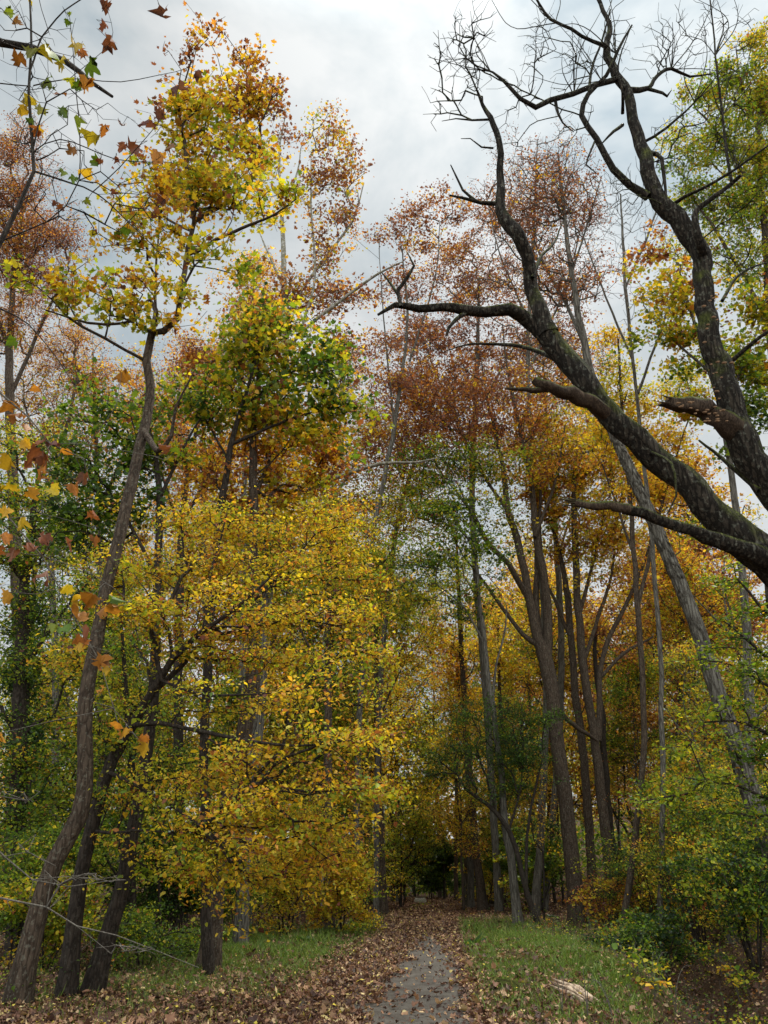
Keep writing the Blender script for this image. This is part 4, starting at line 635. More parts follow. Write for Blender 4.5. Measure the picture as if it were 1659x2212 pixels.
# ------------------------------------------------------------------ overhanging tree at the top left with large single leaves
t = Tree('sycamore', 'overhanging branches at the top left with a few large green and brown leaves', 'tree', 40, (-5.6, 5.2, float(hgt(-5.6, 5.2))), B_DARK, gnarl=.015, r0=.0018)
z0 = t.base[2]; t.stem([(-5.6, 5.2, z0 - .2, .26), (-5.5, 5.2, z0 + 3, .2), (-5.3, 5.2, z0 + 6, .16), (-5.2, 5.2, z0 + 9, .10), (-5.1, 5.2, z0 + 13, .05)], world=True, trunk=True, flare=.3)
def wpt(px, py, Y, w_): p = P(px, py, Y); return [*p, w_ / 2 * axd(p) / F0]
for l in ([[-5.35, 5.2, z0 + 4.6, .05], wpt(-120, 700, 5.1, 13), wpt(-40, 600, 5.0, 12), wpt(5, 520, 5, 11), wpt(45, 440, 5, 10), wpt(74, 370, 5, 8), wpt(68, 290, 5, 7), wpt(62, 200, 5, 6), wpt(68, 100, 5, 5), wpt(60, -60, 5, 4)],
          [[-5.2, 5.2, z0 + 8.3, .06], wpt(-60, 75, 5.3, 20), wpt(0, 92, 5.3, 19), wpt(70, 104, 5.3, 17), wpt(140, 132, 5.3, 13), wpt(200, 180, 5.3, 9), wpt(243, 209, 5.3, 6)],
          [wpt(74, 370, 5, 5), wpt(150, 395, 5, 4), wpt(210, 420, 5, 3), wpt(300, 500, 5, 2.4), wpt(360, 560, 5, 1.6)], [wpt(70, 330, 5, 3), wpt(130, 300, 5, 2.5), wpt(250, 345, 5, 2), wpt(370, 350, 5, 1.2)],
          [wpt(72, 185, 5, 3), wpt(150, 170, 5, 2.2), wpt(260, 175, 5, 2), wpt(380, 155, 5, 1.2)], [wpt(66, 150, 5, 4), wpt(90, 80, 5, 3.5), wpt(140, 25, 5, 3), wpt(200, -20, 5, 2.5)], [wpt(200, 415, 5, 2.5), wpt(260, 360, 5, 2), wpt(340, 270, 5, 1.5), wpt(370, 230, 5, 1)],
          [wpt(5, 520, 5, 4), wpt(100, 480, 5, 3), wpt(170, 390, 5, 2.4), wpt(165, 200, 5, 2), wpt(150, 40, 5, 1.5)], [wpt(0, 180, 4.8, 3), wpt(60, 185, 4.8, 2.5)], [wpt(-60, 640, 4.9, 5), wpt(60, 700, 4.9, 3), wpt(160, 830, 4.9, 2)],
          [wpt(150, 170, 5, 1.5), wpt(240, 90, 5, 1.2), wpt(230, 10, 5, 1)], [wpt(340, 0, 5, 1.2), wpt(350, 25, 5, 1)]):
    t.stem(l, world=True, sides=6, gn=.012)
LV = [(18, 25, 22, .3, 0), (35, 45, 22, .7, 0), (60, 0, 18, .5, 0), (150, 30, 12, .3, 0), (145, 50, 16, .25, 0), (228, 15, 30, .87, 0), (224, 50, 20, .9, 0), (345, 26, 32, .92, 0), (243, 92, 38, .84, 0), (38, 120, 34, .75, 0), (70, 118, 34, .4, 0), (95, 110, 36, .5, 0), (108, 125, 42, .3, 0), (125, 130, 34, .52, 0),
      (165, 100, 34, .55, 0), (205, 148, 44, .2, 0), (178, 120, 24, .78, 0), (98, 178, 36, .3, 0), (155, 170, 34, .4, 0), (185, 185, 34, .7, 0), (165, 190, 24, .22, 0), (60, 215, 30, .52, 0), (48, 238, 28, .6, 0), (85, 242, 30, .42, 0), (130, 212, 28, .8, 0), (140, 244, 30, .24, 0), (163, 272, 42, .3, 0), (193, 300, 38, .5, 0),
      (224, 282, 24, .76, 0), (260, 275, 18, .92, 0), (318, 270, 30, .9, 0), (342, 248, 30, .93, 0), (262, 318, 24, .92, 0), (292, 318, 36, .86, 0), (337, 340, 32, .72, 0), (362, 315, 30, .74, 0), (205, 352, 26, .25, 0), (215, 350, 16, .8, 0), (188, 378, 32, .6, 0), (160, 392, 26, .22, 0), (135, 375, 20, .3, 0), (248, 414, 22, .88, 0), (190, 437, 20, .35, 0),
      (70, 265, 24, .2, 0), (78, 288, 24, .8, 0), (85, 275, 26, .6, 0), (150, 326, 26, .72, 0), (128, 448, 18, .8, 0), (305, 375, 24, .72, 0), (385, 180, 40, .95, 0), (428, 160, 24, .95, 0), (255, 345, 18, .88, 0), (345, 435, 26, .88, 0), (120, 440, 16, .9, 0), (272, 500, 22, .22, 0), (25, 737, 30, .25, 0), (355, 432, 20, .7, 0)]
rg = np.random.default_rng(8)
def big(t, LV, Y, k=.8, kind='star', curl=.42):
    a = np.array(LV, float); pos = np.array([P(x, y, Y + d) for x, y, _, _, d in LV]); ax_ = np.array([axd(p) for p in pos]); sz = a[:, 2] * ax_ / F0 * k
    n = len(a); vd = norm(pos - np.array([0, 0, CAMZ])); nn = -vd + t.rng.normal(0, .6, (n, 3)); dd = t.rng.normal(0, .5, (n, 3)) + [0, 0, -.9]
    d = norm(dd - norm(nn) * (dd * norm(nn)).sum(1, keepdims=True)); top = pos - d * (sz * .5)[:, None]
    dry = a[:, 3] > .66
    for m_, c_, v0 in ((dry, curl * 1.5, .0), (~dry, curl, 0)):
        if m_.any(): t.addleaves(top[m_], dd[m_], nn[m_], sz[m_], kind, c_, a[m_, 3] + v0)
    A = np.array(t.P); B = []
    for p in top: i = int(np.argmin(((A - p) ** 2).sum(1))); B.append(A[i])
    B = np.array(B); L = np.linalg.norm(B - top, axis=1); ok = L < 2.5; mid = (top + B) / 2 + t.rng.normal(0, .06, B.shape)
    t.tr.sticks(B[ok], mid[ok], np.full(ok.sum(), .0028), np.full(ok.sum(), .0022), 4); t.tr.sticks(mid[ok], top[ok], np.full(ok.sum(), .0022), np.full(ok.sum(), .0016), 4)
big(t, LV, 5.0)
t.crown([(60, 130, 100, 110, 0, 30, 0), (150, 300, 110, 130, 0, 30, 0), (280, 420, 110, 130, 0, 20, 0), (90, 480, 80, 90, 0, 16, 0)], noleaf=True, per=1, dy=.5, seg=.2, curl=.2)
t.done(NEARLEAF)
# drooping twig of orange leaves on the left
t = Tree('sycamore', 'drooping twigs at the left edge hung with large orange and red brown leaves', 'tree', 41, (-4.6, 4.9, float(hgt(-4.6, 4.9))), B_TWIG, gnarl=.012, r0=.0018)
z0 = t.base[2]; t.stem([(-4.6, 4.9, z0 - .2, .12), (-4.45, 4.9, z0 + 2, .09), (-4.3, 4.9, z0 + 4.5, .06), (-4.2, 4.9, z0 + 7, .02)], world=True, trunk=True)
for l in ([[-4.35, 4.9, z0 + 4.0, .03], wpt(-80, 790, 5, 7), wpt(0, 850, 5, 5), wpt(60, 900, 5, 4), wpt(110, 960, 5, 3), wpt(180, 990, 5, 2)], [[-4.4, 4.9, z0 + 3.2, .03], wpt(-60, 1060, 5.2, 6), wpt(20, 1120, 5.2, 4), wpt(90, 1200, 5.2, 3.4), wpt(130, 1270, 5.2, 3), wpt(165, 1340, 5.2, 2.4), wpt(215, 1430, 5.2, 2), wpt(245, 1530, 5.2, 1.8), wpt(265, 1600, 5.2, 1.4)],
          [wpt(90, 1200, 5.2, 2), wpt(200, 1240, 5.2, 1.6), wpt(280, 1300, 5.2, 1.2)], [wpt(20, 1120, 5.2, 2), wpt(90, 1110, 5.2, 1.5), wpt(200, 1140, 5.2, 1)], [wpt(110, 960, 5, 2), wpt(190, 960, 5, 1.4), wpt(330, 985, 5, 1)], [wpt(245, 1530, 5.2, 1.2), wpt(300, 1600, 5.2, 1)]):
    t.stem(l, world=True, sides=6, gn=.01)
big(t, [(12, 880, 34, .72, 0), (30, 900, 30, .75, 0), (10, 1000, 42, .6, 0), (50, 925, 24, .72, 0), (60, 960, 30, .62, 0), (100, 960, 40, .78, 0), (75, 985, 44, .84, 0), (95, 1000, 34, .82, 0), (110, 965, 30, .9, 0), (140, 975, 26, .7, 0), (78, 1020, 38, .74, 0), (118, 1060, 30, .52, 0), (165, 1060, 30, .74, 0), (20, 1050, 44, .56, 0), (180, 1030, 26, .8, 0), (70, 1072, 34, .66, 0),
        (205, 1115, 28, .8, 0), (40, 1130, 36, .56, 0), (8, 1110, 34, .62, 0), (90, 1165, 34, .84, 0), (65, 1180, 30, .82, 0), (30, 1200, 34, .8, 0), (20, 1160, 30, .74, 0), (0, 1190, 28, .78, 0), (135, 1170, 26, .84, 0), (205, 1170, 24, .76, 0), (95, 1245, 30, .8, 0), (140, 1275, 34, .52, 0), (165, 1290, 40, .6, 0), (190, 1300, 46, .72, 0), (250, 1300, 32, .25, 0), (228, 1322, 38, .7, 0), (165, 1335, 40, .7, 0),
        (185, 1370, 34, .82, 0), (170, 1390, 34, .76, 0), (140, 1365, 32, .2, 0), (175, 1400, 26, .6, 0), (10, 1290, 34, .66, 0), (120, 1360, 30, .34, 0), (220, 1430, 44, .72, 0), (232, 1450, 24, .58, 0), (218, 1492, 20, .68, 0), (255, 1570, 30, .7, 0), (268, 1585, 26, .64, 0), (310, 1600, 26, .74, 0), (314, 1622, 38, .6, 0), (2, 1595, 28, .66, 0), (355, 965, 34, .84, 0), (380, 968, 24, .28, 0), (270, 817, 36, .7, 0), (75, 840, 22, .72, 0)], 5.0)
t.done(NEARLEAF)
# bare pale twig bottom left
t = Tree('young_beech', 'pale bare twigs reaching in low from the left edge with a dozen small pale leaves', 'tree', 42, (-4.3, 5.6, float(hgt(-4.3, 5.6))), B_TWIG, gnarl=.01, r0=.0014)
z0 = t.base[2]; t.stem([(-4.3, 5.6, z0 - .1, .05), (-4.2, 5.6, z0 + 1.2, .04), (-4.1, 5.6, z0 + 2.6, .03), (-4.0, 5.6, z0 + 4, .01)], world=True, trunk=True)
for l in ([[-4.2, 5.6, z0 + 1.2, .02], wpt(-60, 1780, 5.6, 4), wpt(10, 1850, 5.6, 3.4), wpt(70, 1900, 5.6, 3), wpt(150, 1915, 5.6, 2.2), wpt(260, 1900, 5.6, 1)], [[-4.2, 5.6, z0 + .8, .02], wpt(-50, 1930, 5.6, 5), wpt(20, 1945, 5.6, 4), wpt(100, 1960, 5.6, 3.4), wpt(165, 2000, 5.6, 3), wpt(250, 2020, 5.6, 2.4), wpt(330, 2050, 5.6, 1.4), wpt(430, 2090, 5.6, .9)],
          [wpt(70, 1900, 5.6, 2), wpt(130, 1895, 5.6, 1.5), wpt(200, 1890, 5.6, 1)], [wpt(10, 1850, 5.6, 2), wpt(60, 1840, 5.6, 1.6), wpt(120, 1870, 5.6, 1)], [wpt(165, 2000, 5.6, 1.6), wpt(240, 2060, 5.6, 1)], [wpt(72, 1900, 5.6, 1.6), wpt(60, 1960, 5.6, 1)], [wpt(0, 1720, 5.6, 2), wpt(60, 1730, 5.6, 1)]):
    t.stem(l, world=True, sides=5, gn=.006)
t.crown([(180, 1900, 100, 26, 0, 20, 0), (280, 2040, 90, 26, 0, 12, 0)], noleaf=True, per=1, dy=.25, seg=.12)
big(t, [(10, 1710, 9, .55, 0), (32, 1710, 12, .5, 0), (33, 1735, 13, .5, 0), (48, 1710, 10, .52, 0), (50, 1725, 9, .55, 0), (72, 1710, 12, .5, 0), (75, 1737, 12, .5, 0), (86, 1852, 12, .52, 0), (38, 1832, 12, .55, 0), (50, 1834, 12, .6, 0), (30, 1972, 26, .82, 0), (185, 1904, 10, .5, 0), (180, 1921, 8, .5, 0), (95, 1908, 14, .7, 0), (150, 1924, 8, .52, 0)], 5.6, kind='oval', curl=.15)
t.done(NEARLEAF)

# ------------------------------------------------------------------ middle-distance trees beside and behind
S = simple
S('red_oak', 'dense copper red tree at the far left edge standing against the sky', 50, GX(30, 30), [(60, 1960, 0, 30), (40, 1500, 0, 26), (30, 1100, 0, 22), (20, 800, 0, 17), (30, 600, 0, 10), (50, 450, 0, 4)], [[(25, 850, 0, 9), (90, 700, 0, 7), (150, 580, 0, 3)], [(22, 760, 0, 8), (-40, 600, 0, 4)]],
  [(40, 320, 60, 60, 0, 1.4, BR - .03), (20, 420, 80, 80, 0, 1.9, RU + .04), (90, 500, 80, 70, 0, 1.6, BR - .03), (10, 560, 90, 80, 0, 1.9, RU + .04), (-60, 450, 80, 100, 0, 1.3, RU + .04), (100, 600, 60, 50, 0, 1.2, BR), (20, 700, 90, 60, 0, 1.4, RU), (140, 520, 50, 40, 0, .7, PU), (-60, 700, 80, 80, 0, 1.2, RU)], B_BROWN, size=.12, kind='oval', jit=.08, cm=0.8, per=9)
S('red_maple', 'airy orange leaved tree left, in the gap behind the tall yellow tree', 51, GX(120, 36), [(130, 1960, 0, 18), (120, 1500, 0, 15), (110, 1100, 0, 12), (140, 950, 0, 9), (170, 800, 0, 5)], [[(115, 1080, 0, 6), (60, 900, 0, 4), (50, 820, 0, 2)]],
  [(160, 730, 60, 40, 0, .9, OR + .04), (130, 800, 70, 40, 0, .7, OR + .05), (90, 760, 60, 50, 0, .8, OR + .05), (230, 810, 50, 40, 0, .5, OR + .05), (60, 860, 70, 50, 0, .7, OR), (190, 880, 60, 40, 0, .3, OR), (60, 640, 60, 50, 0, .7, OR + .08)], B_GREY, size=.11, kind='oval', jit=.05)
S('beech', 'green leaved tree filling the left edge under the copper red one', 52, GX(60, 21), [(50, 2010, 0, 34), (40, 1700, 0, 30), (45, 1400, 0, 26), (60, 1200, 0, 18), (80, 1050, 0, 9), (90, 950, 0, 4)], [[(45, 1450, 0, 10), (130, 1330, 0, 7), (190, 1260, 0, 3)], [(42, 1600, 0, 10), (-40, 1450, 0, 6)]],
  [(60, 960, 90, 60, 0, .9, YG + .03), (30, 1080, 90, 60, 0, 1.2, YG), (130, 1140, 100, 55, 0, .9, GR), (40, 1210, 100, 60, 0, 1.3, GR + .05), (160, 1290, 90, 50, 0, .8, GR), (60, 1340, 100, 55, 0, .9, GR), (40, 1440, 90, 55, 0, 1.0, GR + .02), (150, 1440, 80, 50, 0, .7, YG), (110, 1540, 110, 40, 0, .5, GR), (40, 1640, 90, 55, 0, 1.0, GR + .05), (150, 1670, 90, 50, 0, .9, YG), (60, 1760, 100, 50, 0, 1.2, GR)], B_DARK, size=.1, kind='oval', jit=.08, per=9)
S('ivy_clad_tree', 'dark ivy covered trunk standing near the left edge', 53, GX(55, 26), [(60, 1990, 0, 22), (50, 1700, 0, 20), (55, 1450, 0, 18), (70, 1300, 0, 12), (80, 1150, 0, 5)], [], [(50, 1450, 28, 90, 0, 2.6, DG - .03), (52, 1620, 28, 90, 0, 2.6, DG - .03), (65, 1320, 26, 70, 0, 1.6, DG), (56, 1800, 24, 90, 0, 2.0, DG)], B_DARK, size=.1, kind='broad', jit=.03, dy=.5)
S('beech', 'yellow green leaved tree between the leaning trunks at lower left', 54, GX(300, 22), [(290, 2010, 0, 20), (285, 1800, 0, 18), (280, 1600, 0, 15), (270, 1450, 0, 10), (260, 1330, 0, 4)], [[(285, 1750, 0, 7), (350, 1650, 0, 4), (400, 1600, 0, 2)], [(285, 1700, 0, 7), (200, 1600, 0, 3)]],
  [(260, 1400, 90, 50, 0, .7, YG), (330, 1500, 90, 50, 0, .7, YG), (180, 1540, 80, 50, 0, .6, YG), (270, 1620, 100, 50, 0, .9, GR + .06), (380, 1660, 90, 50, 0, .9, GR + .06), (200, 1720, 90, 50, 0, .9, GR), (300, 1780, 100, 45, 0, 1.1, GR + .04), (100, 1850, 100, 50, 0, 1.2, YG), (230, 1880, 90, 45, 0, .8, GR + .03), (400, 1800, 80, 50, 0, .8, GR)], B_DARK, size=.09, kind='oval', jit=.09, per=9)
S('tulip_tree', 'slim tree with pale gold leaves behind the tall yellow crown, left of the pale trunk', 55, GX(540, 32), [(520, 1970, 0, 20), (525, 1500, 0, 16), (530, 1000, 0, 11), (545, 700, 0, 6), (550, 540, 0, 3)], [], [(548, 590, 55, 60, 0, .8, YE + .1), (540, 690, 60, 60, 0, .8, OR + .04), (500, 760, 70, 60, 0, .7, OR + .06), (420, 780, 70, 60, 0, .7, RU), (580, 760, 60, 60, 0, .5, OR)], B_GREY, size=.13, jit=.06)
S('red_maple', 'rusty red tree behind the crooked trunk of the tall yellow tree', 56, GX(400, 33), [(390, 1970, 0, 24), (385, 1500, 0, 20), (392, 1150, 0, 15), (410, 1000, 0, 10), (440, 860, 0, 5)], [[(390, 1150, 0, 8), (340, 1000, 0, 5), (300, 930, 0, 2)], [(392, 1130, 0, 8), (460, 1010, 0, 5), (490, 960, 0, 2)]],
  [(420, 860, 80, 55, 0, .6, RU), (330, 900, 80, 50, 0, .5, OR), (400, 960, 90, 50, 0, .35, RU), (470, 1000, 70, 60, 0, .5, OR), (400, 1090, 90, 40, 0, .4, OR)], B_DARK, size=.13, jit=.07)
S('red_oak', 'tree with plum brown leaves centre right, its top just under the long mossy bough', 57, GX(1075, 42), [(1075, 1960, 0, 16), (1050, 1500, 0, 15), (1020, 1100, 0, 13), (1030, 800, 0, 9), (1035, 600, 0, 4)], [[(1022, 1000, 0, 6), (940, 800, 0, 4), (900, 700, 0, 2)], [(1025, 900, 0, 6), (1110, 750, 0, 3)]],
  [(1000, 560, 80, 70, 0, 1.1, BR - .02), (1070, 480, 55, 60, 0, .9, BR), (930, 620, 70, 50, 0, .7, PU), (1050, 640, 90, 60, 0, .8, BR), (960, 720, 100, 60, 0, 1.1, PU), (1070, 760, 90, 60, 0, .9, BR), (880, 760, 80, 50, 0, .9, PU), (900, 860, 90, 50, 0, .8, BR), (1020, 850, 90, 50, 0, .8, RU)], B_GREY, size=.16, jit=.10, cm=0.6, kind='lobed')
S('sycamore', 'brown leaved tree against the sky in the centre, left of the long mossy bough end', 58, GX(770, 33), [(770, 1980, 0, 14), (775, 1600, 0, 13), (800, 1200, 0, 11), (850, 930, 0, 9), (880, 700, 0, 6), (870, 560, 0, 3)], [[(852, 930, 0, 5), (830, 700, 0, 3), (820, 560, 0, 1.5)], [(885, 780, 0, 5), (940, 600, 0, 3), (950, 480, 0, 1.5)]],
  [(870, 460, 60, 45, 0, .7, BR - .03), (930, 440, 50, 30, 0, .6, BR - .05), (830, 520, 50, 50, 0, .5, RU), (910, 530, 70, 45, 0, .7, BR - .04), (830, 620, 60, 50, 0, .5, BR), (860, 720, 80, 50, 0, .6, BR), (960, 650, 60, 50, 0, .4, BR), (820, 820, 70, 60, 0, .7, BR), (990, 450, 45, 40, 0, .8, BR)], B_GREY, size=.15, jit=.10, cm=0.6)
S('red_oak', 'almost leafless tree with purple brown specks rising into the sky between the two mossy trees', 59, GX(1150, 38), [(1190, 1960, 0, 18), (1180, 1500, 0, 15), (1160, 1100, 0, 12), (1140, 800, 0, 9), (1150, 550, 0, 6), (1160, 330, 0, 2)], [[(1142, 800, 0, 6), (1220, 620, 0, 4), (1270, 430, 0, 2)], [(1145, 700, 0, 5), (1080, 550, 0, 3), (1050, 420, 0, 1.5)]],
  [(1130, 350, 60, 60, 0, .42, PU), (1200, 360, 60, 80, 0, .38, PU), (1080, 430, 60, 60, 0, .5, BR), (1160, 480, 80, 70, 0, .55, PU), (1250, 470, 60, 80, 0, .3, BR), (1120, 600, 90, 60, 0, .7, BR), (1230, 620, 80, 70, 0, .4, BR), (1180, 720, 90, 60, 0, .6, BR)], B_GREY, size=.14, kind='oval', jit=.09, cm=0.6, per=4, r0=.007)
S('tulip_tree', 'yellow green tree right of centre showing behind the leaning mossy trunk', 60, GX(1330, 30), [(1400, 1980, 0, 15), (1390, 1600, 0, 13), (1370, 1200, 0, 11), (1345, 900, 0, 7), (1335, 730, 0, 4)], [[(1380, 1300, 0, 9), (1440, 1050, 0, 6), (1490, 900, 0, 3)], [(1370, 1200, 0, 7), (1300, 1000, 0, 3)]],
  [(1325, 740, 40, 45, 0, .8, YE), (1330, 830, 65, 50, 0, 1.0, YG + .08), (1400, 870, 60, 50, 0, .9, YE), (1440, 960, 70, 60, 0, .9, YE + .05), (1350, 960, 70, 60, 0, .8, YE + .05), (1480, 820, 70, 60, 0, .5, YG + .06), (1400, 1060, 80, 50, 0, 1.0, YE + .07), (1500, 1050, 80, 60, 0, .9, OR - .03), (1300, 900, 60, 60, 0, .8, YE)], B_BROWN, size=.15, jit=.05)
S('maple', 'sparse yellow and rust leaved tree behind the upright mossy trunk', 61, GX(1560, 24), [(1640, 2010, 0, 24), (1620, 1600, 0, 21), (1600, 1200, 0, 16), (1560, 900, 0, 11), (1500, 700, 0, 7), (1460, 560, 0, 3)], [[(1530, 800, 0, 7), (1440, 720, 0, 4), (1390, 660, 0, 2)], [(1560, 900, 0, 8), (1640, 700, 0, 5), (1680, 560, 0, 2)], [(1600, 1200, 0, 9), (1500, 1050, 0, 5)]],
  [(1420, 640, 70, 60, 0, .6, YG + .08), (1480, 720, 80, 60, 0, .6, YG + .08), (1400, 560, 60, 50, 0, .3, RU), (1560, 780, 80, 60, 0, .7, YG), (1640, 660, 60, 70, 0, .7, YG + .04), (1640, 800, 60, 70, 0, .8, YG), (1480, 620, 60, 60, 0, .4, OR), (1620, 900, 70, 70, 0, .7, GR), (1500, 880, 60, 50, 0, .5, YE)], B_GREY, size=.14, kind='star', jit=.09)
S('white_oak', 'tall olive green oak crown at the right edge against the sky', 62, GX(1640, 30), [(1700, 1960, 0, 34), (1690, 1500, 0, 30), (1680, 1000, 0, 24), (1660, 600, 0, 17), (1640, 350, 0, 10), (1645, 150, 0, 4)], [[(1665, 700, 0, 10), (1560, 520, 0, 7), (1490, 420, 0, 3)], [(1650, 450, 0, 9), (1560, 300, 0, 6), (1500, 230, 0, 3)], [(1645, 300, 0, 8), (1600, 180, 0, 5), (1590, 100, 0, 2)]],
  [(1640, 90, 40, 45, 0, 1.1, YG + .08), (1580, 160, 60, 55, 0, 1.2, YG - .02), (1520, 200, 45, 50, 0, 1.0, YG), (1650, 220, 70, 70, 0, 1.3, YG + .04), (1550, 290, 80, 60, 0, 1.2, YG - .04), (1640, 350, 70, 70, 0, 1.2, YG), (1490, 320, 45, 50, 0, .8, YG), (1500, 420, 60, 60, 0, 1.1, YG - .04), (1590, 450, 80, 60, 0, 1.1, YG - .04), (1500, 540, 55, 50, 0, .8, YG + .04), (1620, 560, 70, 60, 0, 1.0, YG - .04), (1700, 450, 80, 120, 0, 1.1, YG), (1720, 200, 80, 120, 0, 1.1, YG)], B_BROWN, size=.16, jit=.07, kind='lobed')
S('tulip_tree', 'rusty orange tree in the right distance behind the slanting shaggy trunk', 63, GX(1480, 40), [(1480, 1960, 0, 20), (1475, 1600, 0, 17), (1470, 1350, 0, 12), (1480, 1180, 0, 5)], [[(1472, 1450, 0, 7), (1540, 1300, 0, 4)], [(1472, 1500, 0, 7), (1400, 1380, 0, 4)]],
  [(1480, 1220, 80, 60, 0, .9, OR + .03), (1560, 1280, 80, 60, 0, .9, OR + .06), (1440, 1330, 60, 50, 0, .4, OR), (1540, 1400, 90, 60, 0, 1.1, OR + .06), (1480, 1480, 90, 50, 0, .8, OR + .05), (1430, 1560, 90, 50, 0, .6, RU), (1550, 1540, 80, 60, 0, .9, OR + .06), (1620, 1200, 60, 60, 0, .8, OR), (1480, 1640, 110, 50, 0, .9, RU)], B_BROWN, size=.17, jit=.06)
S('beech', 'bright green layered tree at the right edge beneath the broken mossy limb', 64, GX(1650, 14.5), [(1720, 2050, 0, 40), (1705, 1800, 0, 34), (1690, 1550, 0, 28), (1670, 1350, 0, 18), (1650, 1200, 0, 8)], [[(1695, 1600, 0, 10), (1600, 1560, 0, 6), (1520, 1560, 0, 3)], [(1690, 1450, 0, 10), (1610, 1380, 0, 5), (1560, 1340, 0, 2)], [(1680, 1350, 0, 9), (1590, 1250, 0, 4)], [(1700, 1750, 0, 10), (1600, 1700, 0, 6), (1480, 1680, 0, 3)]],
  [(1610, 1240, 70, 30, 0, .7, GR + .08), (1640, 1320, 70, 35, 0, 1.0, GR + .06), (1570, 1400, 80, 30, 0, .8, GR + .08), (1640, 1450, 80, 40, 0, 1.1, GR + .05), (1590, 1540, 90, 35, 0, .9, GR + .07), (1500, 1590, 80, 30, 0, .6, GR + .1), (1640, 1620, 80, 40, 0, 1.1, GR + .05), (1560, 1690, 90, 35, 0, .9, GR + .06), (1450, 1700, 80, 30, 0, .6, YG), (1640, 1760, 80, 40, 0, 1.0, GR)], B_DARK, size=.09, kind='oval', per=9, jit=.06, gap=.3, up=1.4, spread=.1)
# lacy crowns filling the middle height
S('tulip_tree', 'tall lacy tree of mixed yellow and russet leaves left of the crooked trunk', 90, GX(200, 38), [(230, 1960, 0, 20), (220, 1500, 0, 17), (215, 1150, 0, 13), (205, 900, 0, 8), (200, 760, 0, 3)], [[(216, 1150, 0, 7), (120, 980, 0, 5), (90, 900, 0, 2)], [(214, 1100, 0, 7), (280, 950, 0, 4), (300, 870, 0, 2)]],
  [(200, 830, 130, 80, 0, .55, OR - .02), (110, 950, 120, 80, 0, .7, YE + .06), (270, 960, 120, 80, 0, .55, OR), (180, 1080, 140, 80, 0, .6, YG + .06), (300, 1120, 110, 70, 0, .5, YE), (120, 1200, 130, 70, 0, .6, YG)], B_GREY, size=.14, jit=.13)
S('red_maple', 'lacy russet tree between the crooked trunk and the bright green leaf mass', 91, GX(440, 40), [(450, 1960, 0, 18), (445, 1500, 0, 15), (440, 1100, 0, 11), (440, 900, 0, 7), (445, 760, 0, 2)], [[(440, 1080, 0, 6), (380, 950, 0, 4), (350, 880, 0, 2)]],
  [(430, 790, 100, 70, 0, .55, RU), (370, 880, 110, 70, 0, .6, RU - .04), (480, 930, 110, 70, 0, .55, OR), (400, 1020, 120, 70, 0, .6, OR), (520, 1080, 110, 60, 0, .5, YE + .05)], B_GREY, size=.14, jit=.12)
S('sycamore', 'lacy tree of yellow and brown leaves just right of the bright green leaf mass', 92, GX(700, 36), [(690, 1970, 0, 17), (700, 1500, 0, 14), (715, 1150, 0, 11), (730, 950, 0, 7), (745, 780, 0, 2)], [[(716, 1150, 0, 6), (650, 1020, 0, 4), (620, 950, 0, 2)], [(720, 1080, 0, 6), (790, 960, 0, 4), (820, 900, 0, 2)]],
  [(730, 800, 90, 70, 0, .5, RU + .04), (690, 920, 110, 70, 0, .65, OR), (780, 960, 100, 70, 0, .6, YE + .05), (640, 1030, 110, 70, 0, .6, OR), (740, 1080, 120, 70, 0, .75, YE), (820, 1100, 80, 60, 0, .6, YG + .08), (840, 1000, 70, 60, 0, .45, OR)], B_PALE, size=.14, jit=.13)
S('red_oak', 'lacy maroon and orange tree in the centre, behind the slim lichen spotted trunk', 93, GX(812, 40), [(810, 1950, 0, 12), (820, 1500, 0, 12), (855, 1150, 0, 10), (905, 950, 0, 6), (910, 800, 0, 2)], [],
  [(890, 820, 100, 70, 0, .6, BR), (860, 930, 100, 70, 0, .6, BR - .04), (930, 1010, 110, 70, 0, .6, RU), (870, 1100, 110, 60, 0, .6, YE), (900, 1220, 110, 60, 0, .5, YG), (980, 920, 100, 70, 0, .6, BR)], B_GREY, size=.14, jit=.12)
S('tulip_tree', 'lacy gold and maroon tree behind the leaning mossy trunk, between it and the forked trunk', 94, GX(1170, 42), [(1215, 1950, 0, 14), (1212, 1500, 0, 14), (1200, 1150, 0, 11), (1180, 900, 0, 7), (1170, 720, 0, 2)], [[(1205, 1200, 0, 6), (1270, 1000, 0, 4), (1290, 900, 0, 2)]],
  [(1170, 740, 110, 70, 0, .6, BR), (1120, 830, 110, 70, 0, .6, RU), (1240, 800, 110, 80, 0, .55, RU), (1150, 940, 110, 70, 0, .6, OR), (1270, 900, 100, 70, 0, .6, YE + .05), (1100, 1000, 100, 60, 0, .5, OR)], B_GREY, size=.14, jit=.12)
t = Tree('bare_tree', 'leafless grey tree, a veil of fine twigs behind the two mossy trees', 'tree', 95, GX(1400, 26), B_GREY, gnarl=.03, r0=.0045)
t.stem([(1440, 1980, 0, 13), (1430, 1500, 0, 11), (1400, 1100, 0, 9), (1370, 800, 0, 7), (1350, 600, 0, 7), (1340, 420, 0, 3)], trunk=True)
for l in ([(1378, 850, 0, 6), (1450, 650, 0, 5), (1500, 480, 0, 2)], [(1368, 780, 0, 6), (1300, 620, 0, 4), (1250, 480, 0, 2)], [(1352, 620, 0, 5), (1410, 480, 0, 4), (1440, 360, 0, 2)]): t.stem(l)
t.crown([(1340, 440, 90, 110, 0, 60, 0), (1420, 520, 90, 120, 0, 60, 0), (1290, 560, 80, 100, 0, 45, 0), (1400, 680, 90, 80, 0, 40, 0), (1480, 420, 70, 100, 0, 40, 0)], noleaf=True, per=1, seg=.4, curl=.2, alpha=.35)
t.done()
